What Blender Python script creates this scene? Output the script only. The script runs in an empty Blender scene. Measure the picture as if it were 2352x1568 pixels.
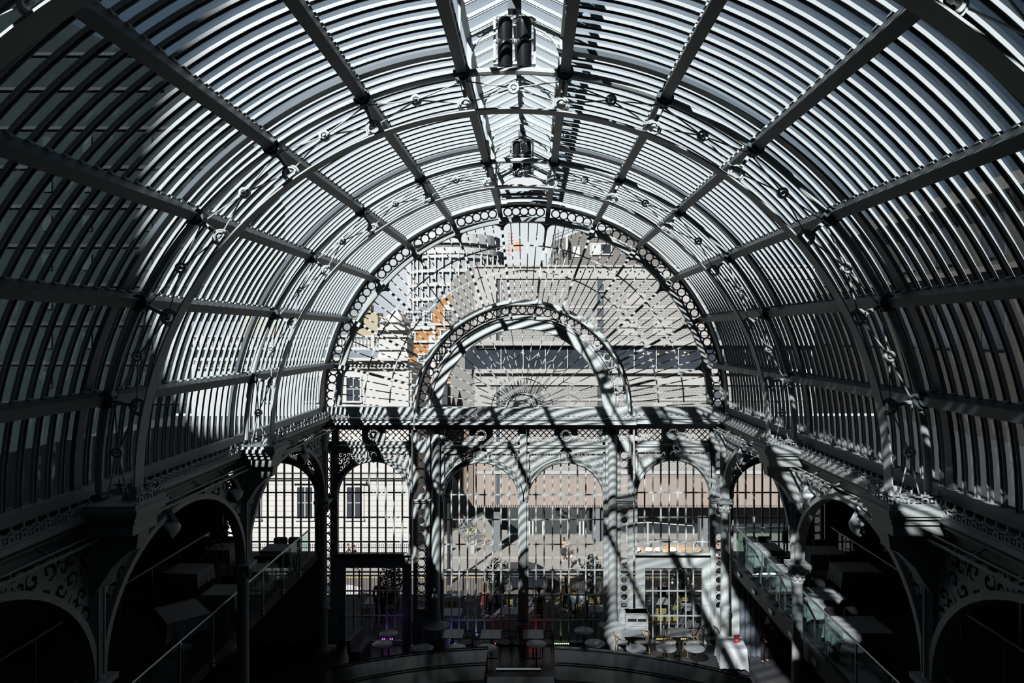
import bpy, math, random
from mathutils import Vector, Matrix
random.seed(7)
C = bpy.context.scene.collection
SC = bpy.context.scene
pi = math.pi
R = math.radians

# ---------------------------------------------------------------- camera
cam = bpy.data.cameras.new('camera'); camo = bpy.data.objects.new('camera', cam); C.objects.link(camo)
camo.location = (0, 0, 11.3); camo.rotation_euler = (pi/2, 0, 0)
cam.sensor_width = 36; cam.lens = 24.0; cam.shift_x = -0.0208; cam.shift_y = -0.00595
cam.clip_start = 0.05; cam.clip_end = 400
SC.camera = camo
# ---------------------------------------------------------------- sky
W = bpy.data.worlds.new('sky'); SC.world = W; W.use_nodes = True
wn = W.node_tree.nodes; wl = W.node_tree.links; wn.clear()
tc = wn.new('ShaderNodeTexCoord'); sp = wn.new('ShaderNodeVectorMath'); rp = wn.new('ShaderNodeValToRGB')
sp.operation = 'DOT_PRODUCT'; sp.inputs[1].default_value = (-.02, .985, .17)      # brightest low over the street
bg = wn.new('ShaderNodeBackground'); ou = wn.new('ShaderNodeOutputWorld')
wl.new(tc.outputs['Generated'], sp.inputs[0]); wl.new(sp.outputs['Value'], rp.inputs[0]); wl.new(rp.outputs[0], bg.inputs[0]); wl.new(bg.outputs[0], ou.inputs[0])
e = rp.color_ramp.elements
e[0].position = 0.0; e[0].color = (.028, .038, .05, 1)
e[1].position = 1.0; e[1].color = (.84, .87, .90, 1)
for p_, c_ in ((.60, (.020, .029, .040, 1)), (.80, (.032, .049, .069, 1)), (.885, (.066, .094, .127, 1)), (.93, (.19, .235, .29, 1)), (.96, (.46, .52, .58, 1)), (.984, (.80, .835, .87, 1))):
    k_ = e.new(p_); k_.color = c_
bg.inputs[1].default_value = 1.0
# ---------------------------------------------------------------- sun (behind the camera, from the left)
SA, SB = 0.80, 0.40                      # fall and sideways drift of a ray per metre forward
sl = bpy.data.lights.new('sun', 'SUN'); so = bpy.data.objects.new('sun', sl); C.objects.link(so)
sl.energy = 9.2; sl.angle = R(0.53); sl.color = (1.0, .98, .955)
so.rotation_euler = Vector((SB, 1, -SA)).to_track_quat('-Z', 'Y').to_euler(); so.location = (-15, -30, 40)
# ---------------------------------------------------------------- exposure
vs = SC.view_settings
vs.view_transform = 'Standard'; vs.look = 'None'; vs.exposure = 0.0; vs.gamma = 1.0; vs.use_curve_mapping = False
cy = SC.cycles
cy.max_bounces = 5; cy.diffuse_bounces = 1; cy.glossy_bounces = 2; cy.transmission_bounces = 2; cy.transparent_max_bounces = 16
cy.caustics_reflective = False; cy.caustics_refractive = False; cy.use_denoising = True
try: cy.denoising_prefilter = 'ACCURATE'
except Exception: pass

# ---------------------------------------------------------------- measures
F = 1568.0
GY = 25.09                               # street gable
u = GY/F
def U(px, py, Y=GY): return ((px-1225)/F*Y, 11.3-(py-770)/F*Y)
CX, CZ = U(1204, 930)
RIBS = [17.6, 11.64, 5.67]
ANG = [R(7.1+14.2*k) for k in range(6)]

# ---------------------------------------------------------------- materials
MATS = {}
def mat(name, col, rough=.6, metal=0, noise=.08, scale=6, emit=None, es=1, spec=.3, bump=0):
    if name in MATS: return MATS[name]
    m = bpy.data.materials.new(name); m.use_nodes = True
    n = m.node_tree.nodes; l = m.node_tree.links; b = n['Principled BSDF']
    b.inputs['Roughness'].default_value = rough; b.inputs['Metallic'].default_value = metal
    b.inputs['Specular IOR Level'].default_value = spec
    if noise:
        t = n.new('ShaderNodeTexCoord'); x = n.new('ShaderNodeTexNoise'); x.inputs['Scale'].default_value = scale; x.inputs['Detail'].default_value = 4
        r = n.new('ShaderNodeValToRGB'); q = r.color_ramp.elements
        q[0].position = .3; q[1].position = .7
        q[0].color = tuple(c*(1-noise) for c in col)+(1,); q[1].color = tuple(min(1, c*(1+noise)) for c in col)+(1,)
        l.new(t.outputs['Object'], x.inputs['Vector']); l.new(x.outputs[0], r.inputs[0]); l.new(r.outputs[0], b.inputs['Base Color'])
        if bump:
            bp = n.new('ShaderNodeBump'); bp.inputs['Strength'].default_value = bump; l.new(x.outputs[0], bp.inputs['Height']); l.new(bp.outputs[0], b.inputs['Normal'])
    else: b.inputs['Base Color'].default_value = tuple(col)+(1,)
    if emit:
        b.inputs['Emission Color'].default_value = tuple(emit)+(1,); b.inputs['Emission Strength'].default_value = es
    MATS[name] = m; return m
def glassmat(name, tint=(.9, .93, .92), fac=.08, rough=.02, gl=(.9, .95, 1)):
    if name in MATS: return MATS[name]
    m = bpy.data.materials.new(name); m.use_nodes = True; n = m.node_tree.nodes; l = m.node_tree.links; n.clear()
    o = n.new('ShaderNodeOutputMaterial'); mx = n.new('ShaderNodeMixShader'); t = n.new('ShaderNodeBsdfTransparent'); g = n.new('ShaderNodeBsdfGlossy')
    t.inputs[0].default_value = tuple(tint)+(1,); g.inputs['Roughness'].default_value = rough; g.inputs[0].default_value = tuple(gl)+(1,)
    mx.inputs[0].default_value = fac
    l.new(t.outputs[0], mx.inputs[1]); l.new(g.outputs[0], mx.inputs[2]); l.new(mx.outputs[0], o.inputs[0])
    MATS[name] = m; return m
def bandmat(name, ca, cb, kind='brick', scale=1, mortar=.02, bw=.5, rh=.25, axis='XZ', rough=.8):
    """brick / panel pattern in object space, projected on XZ or YZ or XY"""
    if name in MATS: return MATS[name]
    m = bpy.data.materials.new(name); m.use_nodes = True; n = m.node_tree.nodes; l = m.node_tree.links; b = n['Principled BSDF']
    b.inputs['Roughness'].default_value = rough; b.inputs['Specular IOR Level'].default_value = .2
    t = n.new('ShaderNodeTexCoord'); s = n.new('ShaderNodeSeparateXYZ'); c = n.new('ShaderNodeCombineXYZ'); k = n.new('ShaderNodeTexBrick')
    l.new(t.outputs['Object'], s.inputs[0])
    l.new(s.outputs[axis[0]], c.inputs[0]); l.new(s.outputs[axis[1]], c.inputs[1]); l.new(c.outputs[0], k.inputs[0])
    k.inputs['Color1'].default_value = tuple(ca)+(1,); k.inputs['Color2'].default_value = tuple(x*.88 for x in ca)+(1,)
    k.inputs['Mortar'].default_value = tuple(cb)+(1,); k.inputs['Scale'].default_value = scale
    k.inputs['Mortar Size'].default_value = mortar; k.inputs['Brick Width'].default_value = bw; k.inputs['Row Height'].default_value = rh
    l.new(k.outputs[0], b.inputs['Base Color']); MATS[name] = m; return m

PAINT = mat('grey_green_paint', (.455, .48, .475), .5, noise=.05, scale=3)
BARM = mat('pale_bar_paint', (.43, .45, .455), .5, noise=.03, scale=2)
DARKP = mat('dark_paint', (.10, .12, .13), .5)
BEAM = mat('beam_paint', (.095, .115, .13), .45, noise=.05, scale=2)
RGL = glassmat('roof_glass', (.84, .89, .92), .05)
WGL = glassmat('window_glass', (.92, .94, .94), .03)
BGL = glassmat('balustrade_glass', (.78, .88, .85), .10)
BLACK = mat('black_metal', (.02, .021, .023), .4)
STEEL = mat('brushed_steel', (.55, .57, .58), .3, .8, noise=.05)

# ---------------------------------------------------------------- mesh builder
class M:
    def __init__(s): s.v = []; s.f = []
    def add(s, vs, fs):
        o = len(s.v); s.v.extend(vs); s.f.extend([tuple(o+i for i in f) for f in fs]); return s
    def box(s, x0, x1, y0, y1, z0, z1):
        return s.add([(x, y, z) for x in (x0, x1) for y in (y0, y1) for z in (z0, z1)],
              [(0, 1, 3, 2), (4, 6, 7, 5), (0, 4, 5, 1), (2, 3, 7, 6), (0, 2, 6, 4), (1, 5, 7, 3)])
    def tube(s, pts, r, n=6, cap=True, closed=False):
        pts = [Vector(p) for p in pts]; N = len(pts); vs = []; up = None
        for i, p in enumerate(pts):
            a = pts[(i-1) % N] if (i > 0 or closed) else p; b = pts[(i+1) % N] if (i < N-1 or closed) else p
            t = (b-a)
            if t.length < 1e-9: t = Vector((0, 0, 1))
            t.normalize()
            if up is None:
                up = Vector((0, 1, 0)) if abs(t.y) < .9 else Vector((0, 0, 1))
            x = up.cross(t)
            if x.length < 1e-6: x = Vector((1, 0, 0)).cross(t)
            x.normalize(); y = t.cross(x)
            rr = r[i] if isinstance(r, (list, tuple)) else r
            for k in range(n):
                an = 2*pi*(k+.5)/n; vs.append(tuple(p+x*(rr*math.cos(an))+y*(rr*math.sin(an))))
        fs = []
        for i in range(N if closed else N-1):
            j = (i+1) % N
            for k in range(n):
                k2 = (k+1) % n; fs.append((i*n+k, i*n+k2, j*n+k2, j*n+k))
        if cap and not closed: fs.append(tuple(range(n))[::-1]); fs.append(tuple((N-1)*n+k for k in range(n)))
        return s.add(vs, fs)
    def lathe(s, prof, c=(0, 0, 0), n=20, a0=0, a1=2*pi, axis='z'):
        full = abs(a1-a0-2*pi) < 1e-6; m_ = n if full else n+1; vs = []
        for r, z in prof:
            for k in range(m_):
                a = a0+(a1-a0)*k/n
                if axis == 'z': vs.append((c[0]+r*math.cos(a), c[1]+r*math.sin(a), c[2]+z))
                elif axis == 'y': vs.append((c[0]+r*math.cos(a), c[1]+z, c[2]+r*math.sin(a)))
                else: vs.append((c[0]+z, c[1]+r*math.cos(a), c[2]+r*math.sin(a)))
        fs = []
        for i in range(len(prof)-1):
            for k in range(n):
                k2 = (k+1) % m_ if full else k+1
                fs.append((i*m_+k, i*m_+k2, (i+1)*m_+k2, (i+1)*m_+k))
        return s.add(vs, fs)
    def arc(s, cx, cz, prof, a0, a1, n):
        """sweep a closed profile [(r,y)] round an arc in the XZ plane; angle from vertical, positive to +X"""
        k = len(prof); vs = []
        for i in range(n+1):
            a = a0+(a1-a0)*i/n; sn, cs = math.sin(a), math.cos(a)
            for r, y in prof: vs.append((cx+r*sn, y, cz+r*cs))
        fs = []
        for i in range(n):
            for j in range(k):
                j2 = (j+1) % k; fs.append((i*k+j, i*k+j2, (i+1)*k+j2, (i+1)*k+j))
        fs.append(tuple(range(k))); fs.append(tuple(n*k+j for j in range(k))[::-1])
        return s.add(vs, fs)
    def ring(s, cx, cz, r0, r1, y0, y1, a0=0, a1=2*pi, n=24): return s.arc(cx, cz, [(r0, y0), (r1, y0), (r1, y1), (r0, y1)], a0, a1, n)
    def prism(s, pts, y0, y1, ax='y'):
        """extrude polygon; ax='y': pts are (x,z); ax='x': pts are (y,z); ax='z': (x,y)"""
        n = len(pts)
        if ax == 'y': vs = [(a, y0, b) for a, b in pts]+[(a, y1, b) for a, b in pts]
        elif ax == 'x': vs = [(y0, a, b) for a, b in pts]+[(y1, a, b) for a, b in pts]
        else: vs = [(a, b, y0) for a, b in pts]+[(a, b, y1) for a, b in pts]
        return s.add(vs, [tuple(range(n)), tuple(range(n, 2*n))[::-1]]+[(i, i+n, (i+1) % n+n, (i+1) % n) for i in range(n)])
    def bar(s, p, q, w, d):
        """flat bar in an XZ plane from p to q (x,y,z), width w in plane, depth d along y"""
        p, q = Vector(p), Vector(q); t = (q-p).normalized(); nrm = Vector((-t.z, 0, t.x)) if abs(t.y) < .99 else Vector((1, 0, 0))
        nrm.normalize(); a = nrm*(w/2); b = Vector((0, d/2, 0)) if abs(t.y) < .99 else Vector((0, 0, d/2))
        vs = [tuple(x+i*a+j*b) for x in (p, q) for i, j in ((-1, -1), (1, -1), (1, 1), (-1, 1))]
        return s.add(vs, [(0, 1, 2, 3), (7, 6, 5, 4), (0, 4, 5, 1), (1, 5, 6, 2), (2, 6, 7, 3), (3, 7, 4, 0)])
    def ball(s, c, r, n=10, sx=1, sy=1, sz=1):
        m_ = max(4, n//2+1); vs = [(c[0], c[1], c[2]-r*sz)]
        for i in range(1, m_):
            t = -pi/2+pi*i/m_
            for k in range(n):
                a = 2*pi*k/n; vs.append((c[0]+r*sx*math.cos(t)*math.cos(a), c[1]+r*sy*math.cos(t)*math.sin(a), c[2]+r*sz*math.sin(t)))
        vs.append((c[0], c[1], c[2]+r*sz)); fs = [(0, 1+(k+1) % n, 1+k) for k in range(n)]
        for i in range(m_-2):
            for k in range(n):
                a = 1+i*n+k; b = 1+i*n+(k+1) % n; fs.append((a, b, b+n, a+n))
        L = len(vs)-1; o = 1+(m_-2)*n
        fs += [(L, o+k, o+(k+1) % n) for k in range(n)]
        return s.add(vs, fs)
    def mv(s, mx):
        s.v = [tuple(mx @ Vector(p)) for p in s.v]; return s

def obj(name, mb, m, parent=None, smooth=False, kind=None, label=None, loc=None):
    me = bpy.data.meshes.new(name); me.from_pydata([tuple(p) for p in mb.v], [], mb.f); me.materials.append(m)
    import bmesh
    b = bmesh.new(); b.from_mesh(me); bmesh.ops.recalc_face_normals(b, faces=b.faces); b.to_mesh(me); b.free()
    if smooth:
        me.shade_smooth()
        try: me.set_sharp_from_angle(angle=R(38))
        except Exception: pass
    o = bpy.data.objects.new(name, me); C.objects.link(o)
    if parent: o.parent = parent
    if kind: o['kind'] = kind
    if label: o['label'] = label
    if loc: o.location = loc
    return o
def thing(name, label, cat, loc=(0, 0, 0), rz=0, group=None):
    o = bpy.data.objects.new(name, None); C.objects.link(o); o.location = loc; o.rotation_euler = (0, 0, rz)
    o['label'] = label; o['category'] = cat
    if group: o['group'] = group
    return o
def tag(o, label, cat, group=None):
    o['label'] = label; o['category'] = cat
    if group: o['group'] = group
    return o
def struct(name, label=None):
    o = bpy.data.objects.new(name, None); C.objects.link(o); o['kind'] = 'structure'
    if label: o['label'] = label
    return o
def dup(root, loc=None, rz=None, label=None, group=None, parent=None, mats=None):
    r = root.copy(); C.objects.link(r)
    if parent is not None: r.parent = parent
    if loc is not None: r.location = loc
    if rz is not None: r.rotation_euler = (0, 0, rz)
    if label: r['label'] = label
    if group: r['group'] = group
    for ch in list(root.children): dup(ch, parent=r)
    return r
ORD = ['first', 'second', 'third', 'fourth', 'fifth', 'sixth', 'seventh', 'eighth', 'ninth', 'tenth']
# ================================================================ ROOF
ceiling = struct('ceiling', 'barrel vaulted roof of curved white glazing bars and glass')
RG = 7.53
GAP = R(7.3); YL0, YL1 = 1.0, 23.3       # open strip under the lantern
PITCH = 0.314
def barmesh(name, spans):
    mb = M()
    prof = [(RG, 0), (RG-.052, 0), (RG-.052, .014), (RG-.026, .016), (RG-.026, .074), (RG-.055, .076), (RG-.055, .090), (RG, .090)]
    for a0, a1 in spans: mb.arc(CX, CZ, prof, a0, a1, max(2, int(abs(a1-a0)/R(2.2))))
    return mb
first = {}
y = GY-.62
nb = 0
while y > .6:
    full = y > YL1 or y < YL0
    key = 'f' if full else 's'
    if key not in first:
        spans = [(-R(92.3), R(92.3))] if full else [(-R(92.3), -GAP), (GAP, R(92.3))]
        o = obj('roof_bar', barmesh('roof_bar', spans), BARM, ceiling); first[key] = o; base = y; o.location.y = y; first[key+'y'] = y
    else:
        o = first[key].copy(); C.objects.link(o); o.parent = ceiling; o.location.y = y
    y -= PITCH; nb += 1
# glass skins
for side, sg in (('left', -1), ('right', 1)):
    mb = M(); n = 40
    for i in range(n+1):
        a = sg*(GAP+(R(92.3)-GAP)*i/n); mb.v += [(CX+RG*math.sin(a), .5, CZ+RG*math.cos(a)), (CX+RG*math.sin(a), GY, CZ+RG*math.cos(a))]
    mb.f = [(2*i, 2*i+1, 2*i+3, 2*i+2) for i in range(n)]
    obj('roof_glass', mb, RGL, ceiling, smooth=True)
mb = M(); n = 6
for i in range(n+1):
    a = -GAP+2*GAP*i/n; mb.v += [(CX+RG*math.sin(a), YL1, CZ+RG*math.cos(a)), (CX+RG*math.sin(a), GY, CZ+RG*math.cos(a))]
mb.f = [(2*i, 2*i+1, 2*i+3, 2*i+2) for i in range(n)]
obj('roof_glass', mb, RGL, ceiling, smooth=True)

# purlins
def ordlab(k, side): return f"{ORD[k]} roof beam {side} of the crown lantern, running towards the street gable"
def beam_mesh():
    mb = M(); w = .07
    mb.box(-w, w, .6, GY-.05, -.46, -.20)                       # web box
    mb.box(-.085, .085, .6, GY-.05, -.50, -.455)                # bottom flange
    mb.box(-.05, .05, .6, GY-.05, -.20, -.07)
    return mb
def clips_mesh():
    mb = M(); yy = .75
    while yy < GY-.3:
        for sg in (-1, 1): mb.box(sg*.05, sg*.09, yy, yy+.13, -.19, -.12)
        yy += PITCH
    return mb
proto = None
for side, sg in (('left', -1), ('right', 1)):
    for k, a in enumerate(ANG):
        lab = ordlab(k, side)
        if proto is None:
            t = thing('roof_beam', lab, 'beam', group='long roof beams of the vault')
            obj('girder', beam_mesh(), BEAM, t); obj('bar_clips', clips_mesh(), PAINT, t)
            proto = t
        else: t = dup(proto, label=lab)
        t.location = (CX+RG*math.sin(sg*a), 0, CZ+RG*math.cos(a)); t.rotation_euler = (0, sg*a, 0)
# springing beams
for side, sg in (('left', -1), ('right', 1)):
    mb = M().box(-.09, .09, .6, GY-.05, -.10, .10).box(-.12, -.09, .6, GY-.05, .04, .12)
    o = obj('springing_beam', mb, PAINT, loc=(CX+sg*7.45, 0, 8.58)); o.rotation_euler = (0, 0 if sg < 0 else 0, 0)
    tag(o, f'grey springing beam along the {side} foot of the glass vault, above the cresting', 'beam')
    w = M().box(CX+sg*7.62-.05, CX+sg*7.62+.05, .5, GY, 7.8, 8.5)
    obj('trim_%d' % (1 if sg < 0 else 2), w, DARKP, kind='structure')

# arched trusses
NODES = [-a for a in reversed(ANG)]+list(ANG)
NODES = [-R(92.3)]+NODES+[R(92.3)]
RO, RI = 7.07, 6.40
def pol(r, a, y=0): return (CX+r*math.sin(a), y, CZ+r*math.cos(a))
def make_truss(label):
    t = thing('arched_truss', label, 'truss', group='arched trusses across the hall')
    # inner chord: flat curved flange carrying a round bead, ends run down as legs
    mb = M().arc(CX, CZ, [(RI-.02, -.13), (RI+.005, -.13), (RI+.005, .13), (RI-.02, .13)], -pi/2, pi/2, 72)
    mb.arc(CX, CZ, [(RI+.005, -.02), (RI+.05, -.02), (RI+.05, .02), (RI+.005, .02)], -pi/2, pi/2, 72)
    for sg in (-1, 1):
        mb.box(CX+sg*RI-.03, CX+sg*RI+.03, -.10, .10, 8.5, CZ); mb.box(min(CX+sg*RI, CX+sg*(RI+.13)), max(CX+sg*RI, CX+sg*(RI+.13)), -.025, .025, 8.5, CZ)
    obj('inner_chord', mb, PAINT, t, smooth=True)
    # outer chord: round tube
    pts = [pol(RO, -R(91)+R(182)*i/80) for i in range(81)]
    obj('outer_chord', M().tube(pts, .065, 8), PAINT, t, smooth=True)
    mb = M().arc(CX, CZ, [(RG-.10, -.10), (RG-.02, -.10), (RG-.02, .10), (RG-.10, .10)], -R(92), -GAP, 40)
    mb.arc(CX, CZ, [(RG-.10, -.10), (RG-.02, -.10), (RG-.02, .10), (RG-.10, .10)], GAP, R(92), 40)
    obj('cover_plate', mb, BEAM, t)
    pr = None
    for i, a in enumerate(NODES):
        mb = M()
        mb.ring(*pol(RO, a)[::2], .06, .15, -.10, .10, n=16)      # hub collar
        mb.ring(*pol(RO, a)[::2], 0.001, .09, -.16, .16, n=12)
        obj('hub', mb, BEAM, t, smooth=True)
        mb = M().bar(pol(RO-.1, a), pol(RI+.15, a), .06, .06)
        c = pol(RI+.13, a)
        mb.ring(c[0], c[2], .085, .115, -.05, .05, n=18).ring(c[0], c[2], .125, .15, -.03, .03, n=18)
        obj('strut', mb, PAINT, t, smooth=True)
    for i in range(len(NODES)-1):
        a, b = NODES[i], NODES[i+1]; m_ = (a+b)/2; rm = (RO+RI)/2+.04
        c = pol(rm, m_); mb = M()
        for r_, q in ((RO-.12, a), (RO-.12, b), (RI+.16, a), (RI+.16, b)):
            p = Vector(pol(r_, q)); d = (Vector(c)-p); e_ = Vector(c)-d.normalized()*.09
            mb.tube([tuple(p), tuple(p+d*.12), tuple(p+d*.2), tuple(e_)], [.02, .018, .012, .014], 5)
        obj('tie_rods', mb, PAINT, t)
        mb = M().ring(c[0], c[2], .055, .095, -.035, .035, n=18).ring(c[0], c[2], .001, .03, -.045, .045, n=10)
        mb.bar((c[0]-.06, 0, c[2]), (c[0]+.06, 0, c[2]), .016, .016)
        obj('tie_ring', mb, PAINT, t, smooth=True)
    return t
tr = make_truss('arched truss with ringed tie rods nearest the street gable'); tr.location.y = RIBS[0]
dup(tr, (0, RIBS[1], 0), label='middle arched truss with ringed tie rods, spanning the hall below the second lamp cluster')
dup(tr, (0, RIBS[2], 0), label='arched truss nearest the camera, crossing only the upper corners of the view')

# ---------------------------------------------------------------- crown lantern
lant = thing('roof_lantern', 'raised glass lantern with a pitched roof along the crown of the vault', 'lantern')
LW = .90; EZ, RZ = 17.0, 17.45
for sg in (-1, 1):
    x = CX+sg*LW
    mb = M().box(x-.03, x+.03, YL0, YL1+.4, 16.18, 16.30)
    mb.box(x-.05, x+.05, YL0, YL1+.4, EZ-.08, EZ)
    yy = YL0
    while yy < YL1: mb.box(x-.02, x+.02, yy, yy+.05, 16.3, EZ-.08); yy += 1.49
    obj('side_frame', mb, PAINT, lant)
    obj('side_glass', M().add([(x, YL0, 16.3), (x, YL1+.4, 16.3), (x, YL1+.4, EZ-.08), (x, YL0, EZ-.08)], [(0, 1, 2, 3)]), RGL, lant)
    obj('roof_pane', M().add([(x, YL0, EZ), (x, YL1+.5, EZ), (CX, YL1+.5, RZ), (CX, YL0, RZ)], [(0, 1, 2, 3)]), RGL, lant)
mb = M(); yy = YL0
while yy < YL1+.3:
    for sg in (-1, 1):
        mb.prism([(CX, RZ), (CX+sg*LW, EZ), (CX+sg*LW, EZ-.07), (CX, RZ-.07)], yy, yy+.035)
        mb.prism([(CX, RZ-.01), (CX+sg*LW, EZ-.01), (CX+sg*LW, EZ-.045), (CX, RZ-.045)], yy+.12, yy+.15)
    yy += .56
obj('glazing_bars', mb, PAINT, lant)
obj('ridge_beam', M().box(CX-.055, CX+.055, YL0, YL1+.4, RZ-.16, RZ-.02), BEAM, lant)
def frame_mesh():
    mb = M(); n = 12
    for sg in (-1, 1):
        # top chord, curved knee bracket, small loop
        mb.bar((CX+sg*(LW-.03), 0, EZ-.06), (CX, 0, RZ-.12), .05, .05)
        mb.bar((CX+sg*(LW-.04), 0, 16.25), (CX+sg*(LW-.04), 0, EZ-.05), .05, .05)
        pts = []
        for i in range(n+1):
            t_ = i/n*pi/2; pts.append((CX+sg*((LW-.05)-.62*(1-math.cos(t_))), 0, 16.45+.66*math.sin(t_)))
        mb.tube(pts, .022, 4)
        lp = [(CX+sg*(.62+.11*math.cos(q)), 0, EZ-.02-.035*math.sin(q)+.02*math.cos(q)*-1) for q in [2*pi*j/10 for j in range(10)]]
        mb.tube(lp, .013, 4, closed=True)
        lp = [(CX+sg*(.22+.13*math.cos(q)), 0, RZ-.27-.03*math.sin(q)-.04*math.cos(q)) for q in [2*pi*j/10 for j in range(10)]]
        mb.tube(lp, .013, 4, closed=True)
        mb.bar((CX+sg*.33, 0, 17.12), (CX, 0, 17.17), .05, .04)
    mb.ring(CX, RZ-.2, .03, .07, -.04, .04, n=12)
    return mb
fr = None
for yy in (5.0, 7.9, 9.4, 12.9, 15.9, 18.9, 20.4, 22.0):
    if fr is None: fr = obj('lantern_frame', frame_mesh(), PAINT, lant); fr.location.y = yy
    else: o = fr.copy(); C.objects.link(o); o.parent = lant; o.location.y = yy
# lantern end wall with arched opening
mb = M(); oz = 16.42; n = 12
pts = [(CX-.74, 16.15), (CX-.74, oz)]+[(CX-.74*math.cos(pi*i/n), oz+.40*math.sin(pi*i/n)) for i in range(1, n)]+[(CX+.74, oz), (CX+.74, 16.15)]
out = [(CX-LW-.03, 16.15), (CX-LW-.03, EZ), (CX, RZ), (CX+LW+.03, EZ), (CX+LW+.03, 16.15)]
L_ = pts; 
for i in range(len(L_)-1):
    a, b = L_[i], L_[i+1]
    def top(x): return EZ+(RZ-EZ)*(1-min(1, abs(x-CX)/LW))
    if abs(a[0]-b[0]) < 1e-6: continue
    mb.prism([a, b, (b[0], top(b[0])), (a[0], top(a[0]))], YL1+.35, YL1+.45)
for sg in (-1, 1): mb.prism([(CX+sg*.74, 16.15), (CX+sg*(LW+.03), 16.15), (CX+sg*(LW+.03), EZ), (CX+sg*.74, EZ)], YL1+.35, YL1+.45)
mb.prism([(CX-.74, 16.15), (CX+.74, 16.15), (CX+.74, 16.34), (CX-.74, 16.34)], YL1+.35, YL1+.45)
obj('end_wall', mb, PAINT, lant)

# floodlight clusters hanging from the ridge
POT = mat('lamp_black', (.012, .013, .015), .35); 
def cluster(label, y, rows, s):
    t = thing('floodlight_cluster', label, 'lamp', (CX, y, RZ-.16), group='floodlight clusters along the crown')
    obj('hanger', M().box(-.12*s, .12*s, -.12, .12, -.16, 0).box(-.03, .03, -.03, .03, -.28, -.16), BEAM, t)
    mb = M(); top = -.28
    for sg in (-1, 1): mb.box(sg*.36*s-.02, sg*.36*s+.02, -.05, .05, top-.40*rows, top)
    for r_ in range(rows+1): mb.box(-.38*s, .38*s, -.06, .06, top-.40*r_-.045, top-.40*r_+.005)
    obj('bracket_frame', mb, STEEL, t)
    for r_ in range(rows):
        for sg in (-1, 1):
            mm = M().lathe([(0.001, 0), (.09*s, .0), (.125*s, .04), (.135*s, .12), (.13*s, .46), (.11*s, .46), (.1*s, .36), (.001, .34)], (0, 0, 0), 16, axis='y')
            o = obj('lamp_pot', mm, POT, t, smooth=True); o.location = (sg*.17*s, -.10, top-.03-.40*r_); o.rotation_euler = (R(-82), 0, 0); 
            mm = M().tube([(-.15*s, 0, .1), (-.15*s, 0, -.03), (.15*s, 0, -.03), (.15*s, 0, .1)], .012, 5)
            q = obj('yoke', mm, STEEL, o)
    return t
cluster('large floodlight cluster of four black pots hanging nearest the camera', 12.3, 2, 1.0)
cluster('floodlight cluster of four black pots hanging between the two trusses', 20.1, 2, .9)
cluster('small pair of black floodlights hanging at the gable end of the lantern', 22.6, 1, .9)
# amber luminaires along the lantern sides
AMB = mat('amber_plastic', (.75, .28, .04), .35, noise=.03); YEL = mat('yellow_plastic', (.85, .5, .06), .35, noise=.03)
k = 0
spots = [(1, 13.0, 'yellow', 'beside the large floodlight cluster'), (1, 15.3, 'yellow', 'just beyond the middle truss'), (1, 20.6, 'yellow', 'above the gable-side truss, right of the crown'),
         (1, 22.4, 'yellow', 'at the gable end on the right of the lantern'), (-1, 17.1, 'orange', 'left of the crown below the middle truss chord'), (-1, 20.6, 'orange', 'left of the crown near the small floodlight pair'),
         (-1, 22.4, 'orange', 'at the gable end on the left of the lantern')]
for sg, yy, c_, w_ in spots:
    t = thing('emergency_lamp', f'slim {c_} lamp box fixed {w_}', 'lamp', (CX+sg*.80, yy, 15.95), group='amber lamp boxes under the lantern')
    obj('housing', M().box(-.035, .035, -.28, .28, -.05, .05), YEL if c_ == 'yellow' else AMB, t)
    obj('bracket', M().box(-.05, .05, -.3, -.26, -.06, .16).box(-.05, .05, .26, .3, -.06, .16), STEEL, t)

# ================================================================ SIDES
COLY = [24.3]+RIBS
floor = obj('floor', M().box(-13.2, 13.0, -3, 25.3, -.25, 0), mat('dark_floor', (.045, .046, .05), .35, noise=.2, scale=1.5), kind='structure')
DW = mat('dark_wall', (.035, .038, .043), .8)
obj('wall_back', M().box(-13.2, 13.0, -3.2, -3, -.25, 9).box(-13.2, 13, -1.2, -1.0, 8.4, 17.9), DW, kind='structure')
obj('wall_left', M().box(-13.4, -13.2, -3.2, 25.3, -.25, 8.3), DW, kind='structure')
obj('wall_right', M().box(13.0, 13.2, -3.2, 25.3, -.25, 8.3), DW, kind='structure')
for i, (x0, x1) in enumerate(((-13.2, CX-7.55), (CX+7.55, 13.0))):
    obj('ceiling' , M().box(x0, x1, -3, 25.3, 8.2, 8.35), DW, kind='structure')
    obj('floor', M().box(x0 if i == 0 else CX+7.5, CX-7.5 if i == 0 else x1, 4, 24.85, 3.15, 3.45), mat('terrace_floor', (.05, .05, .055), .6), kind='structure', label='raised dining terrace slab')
obj('ceiling', M().box(CX-7.6, CX+7.6, -3, .55, 16.2, 16.4), DW, kind='structure')

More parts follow.
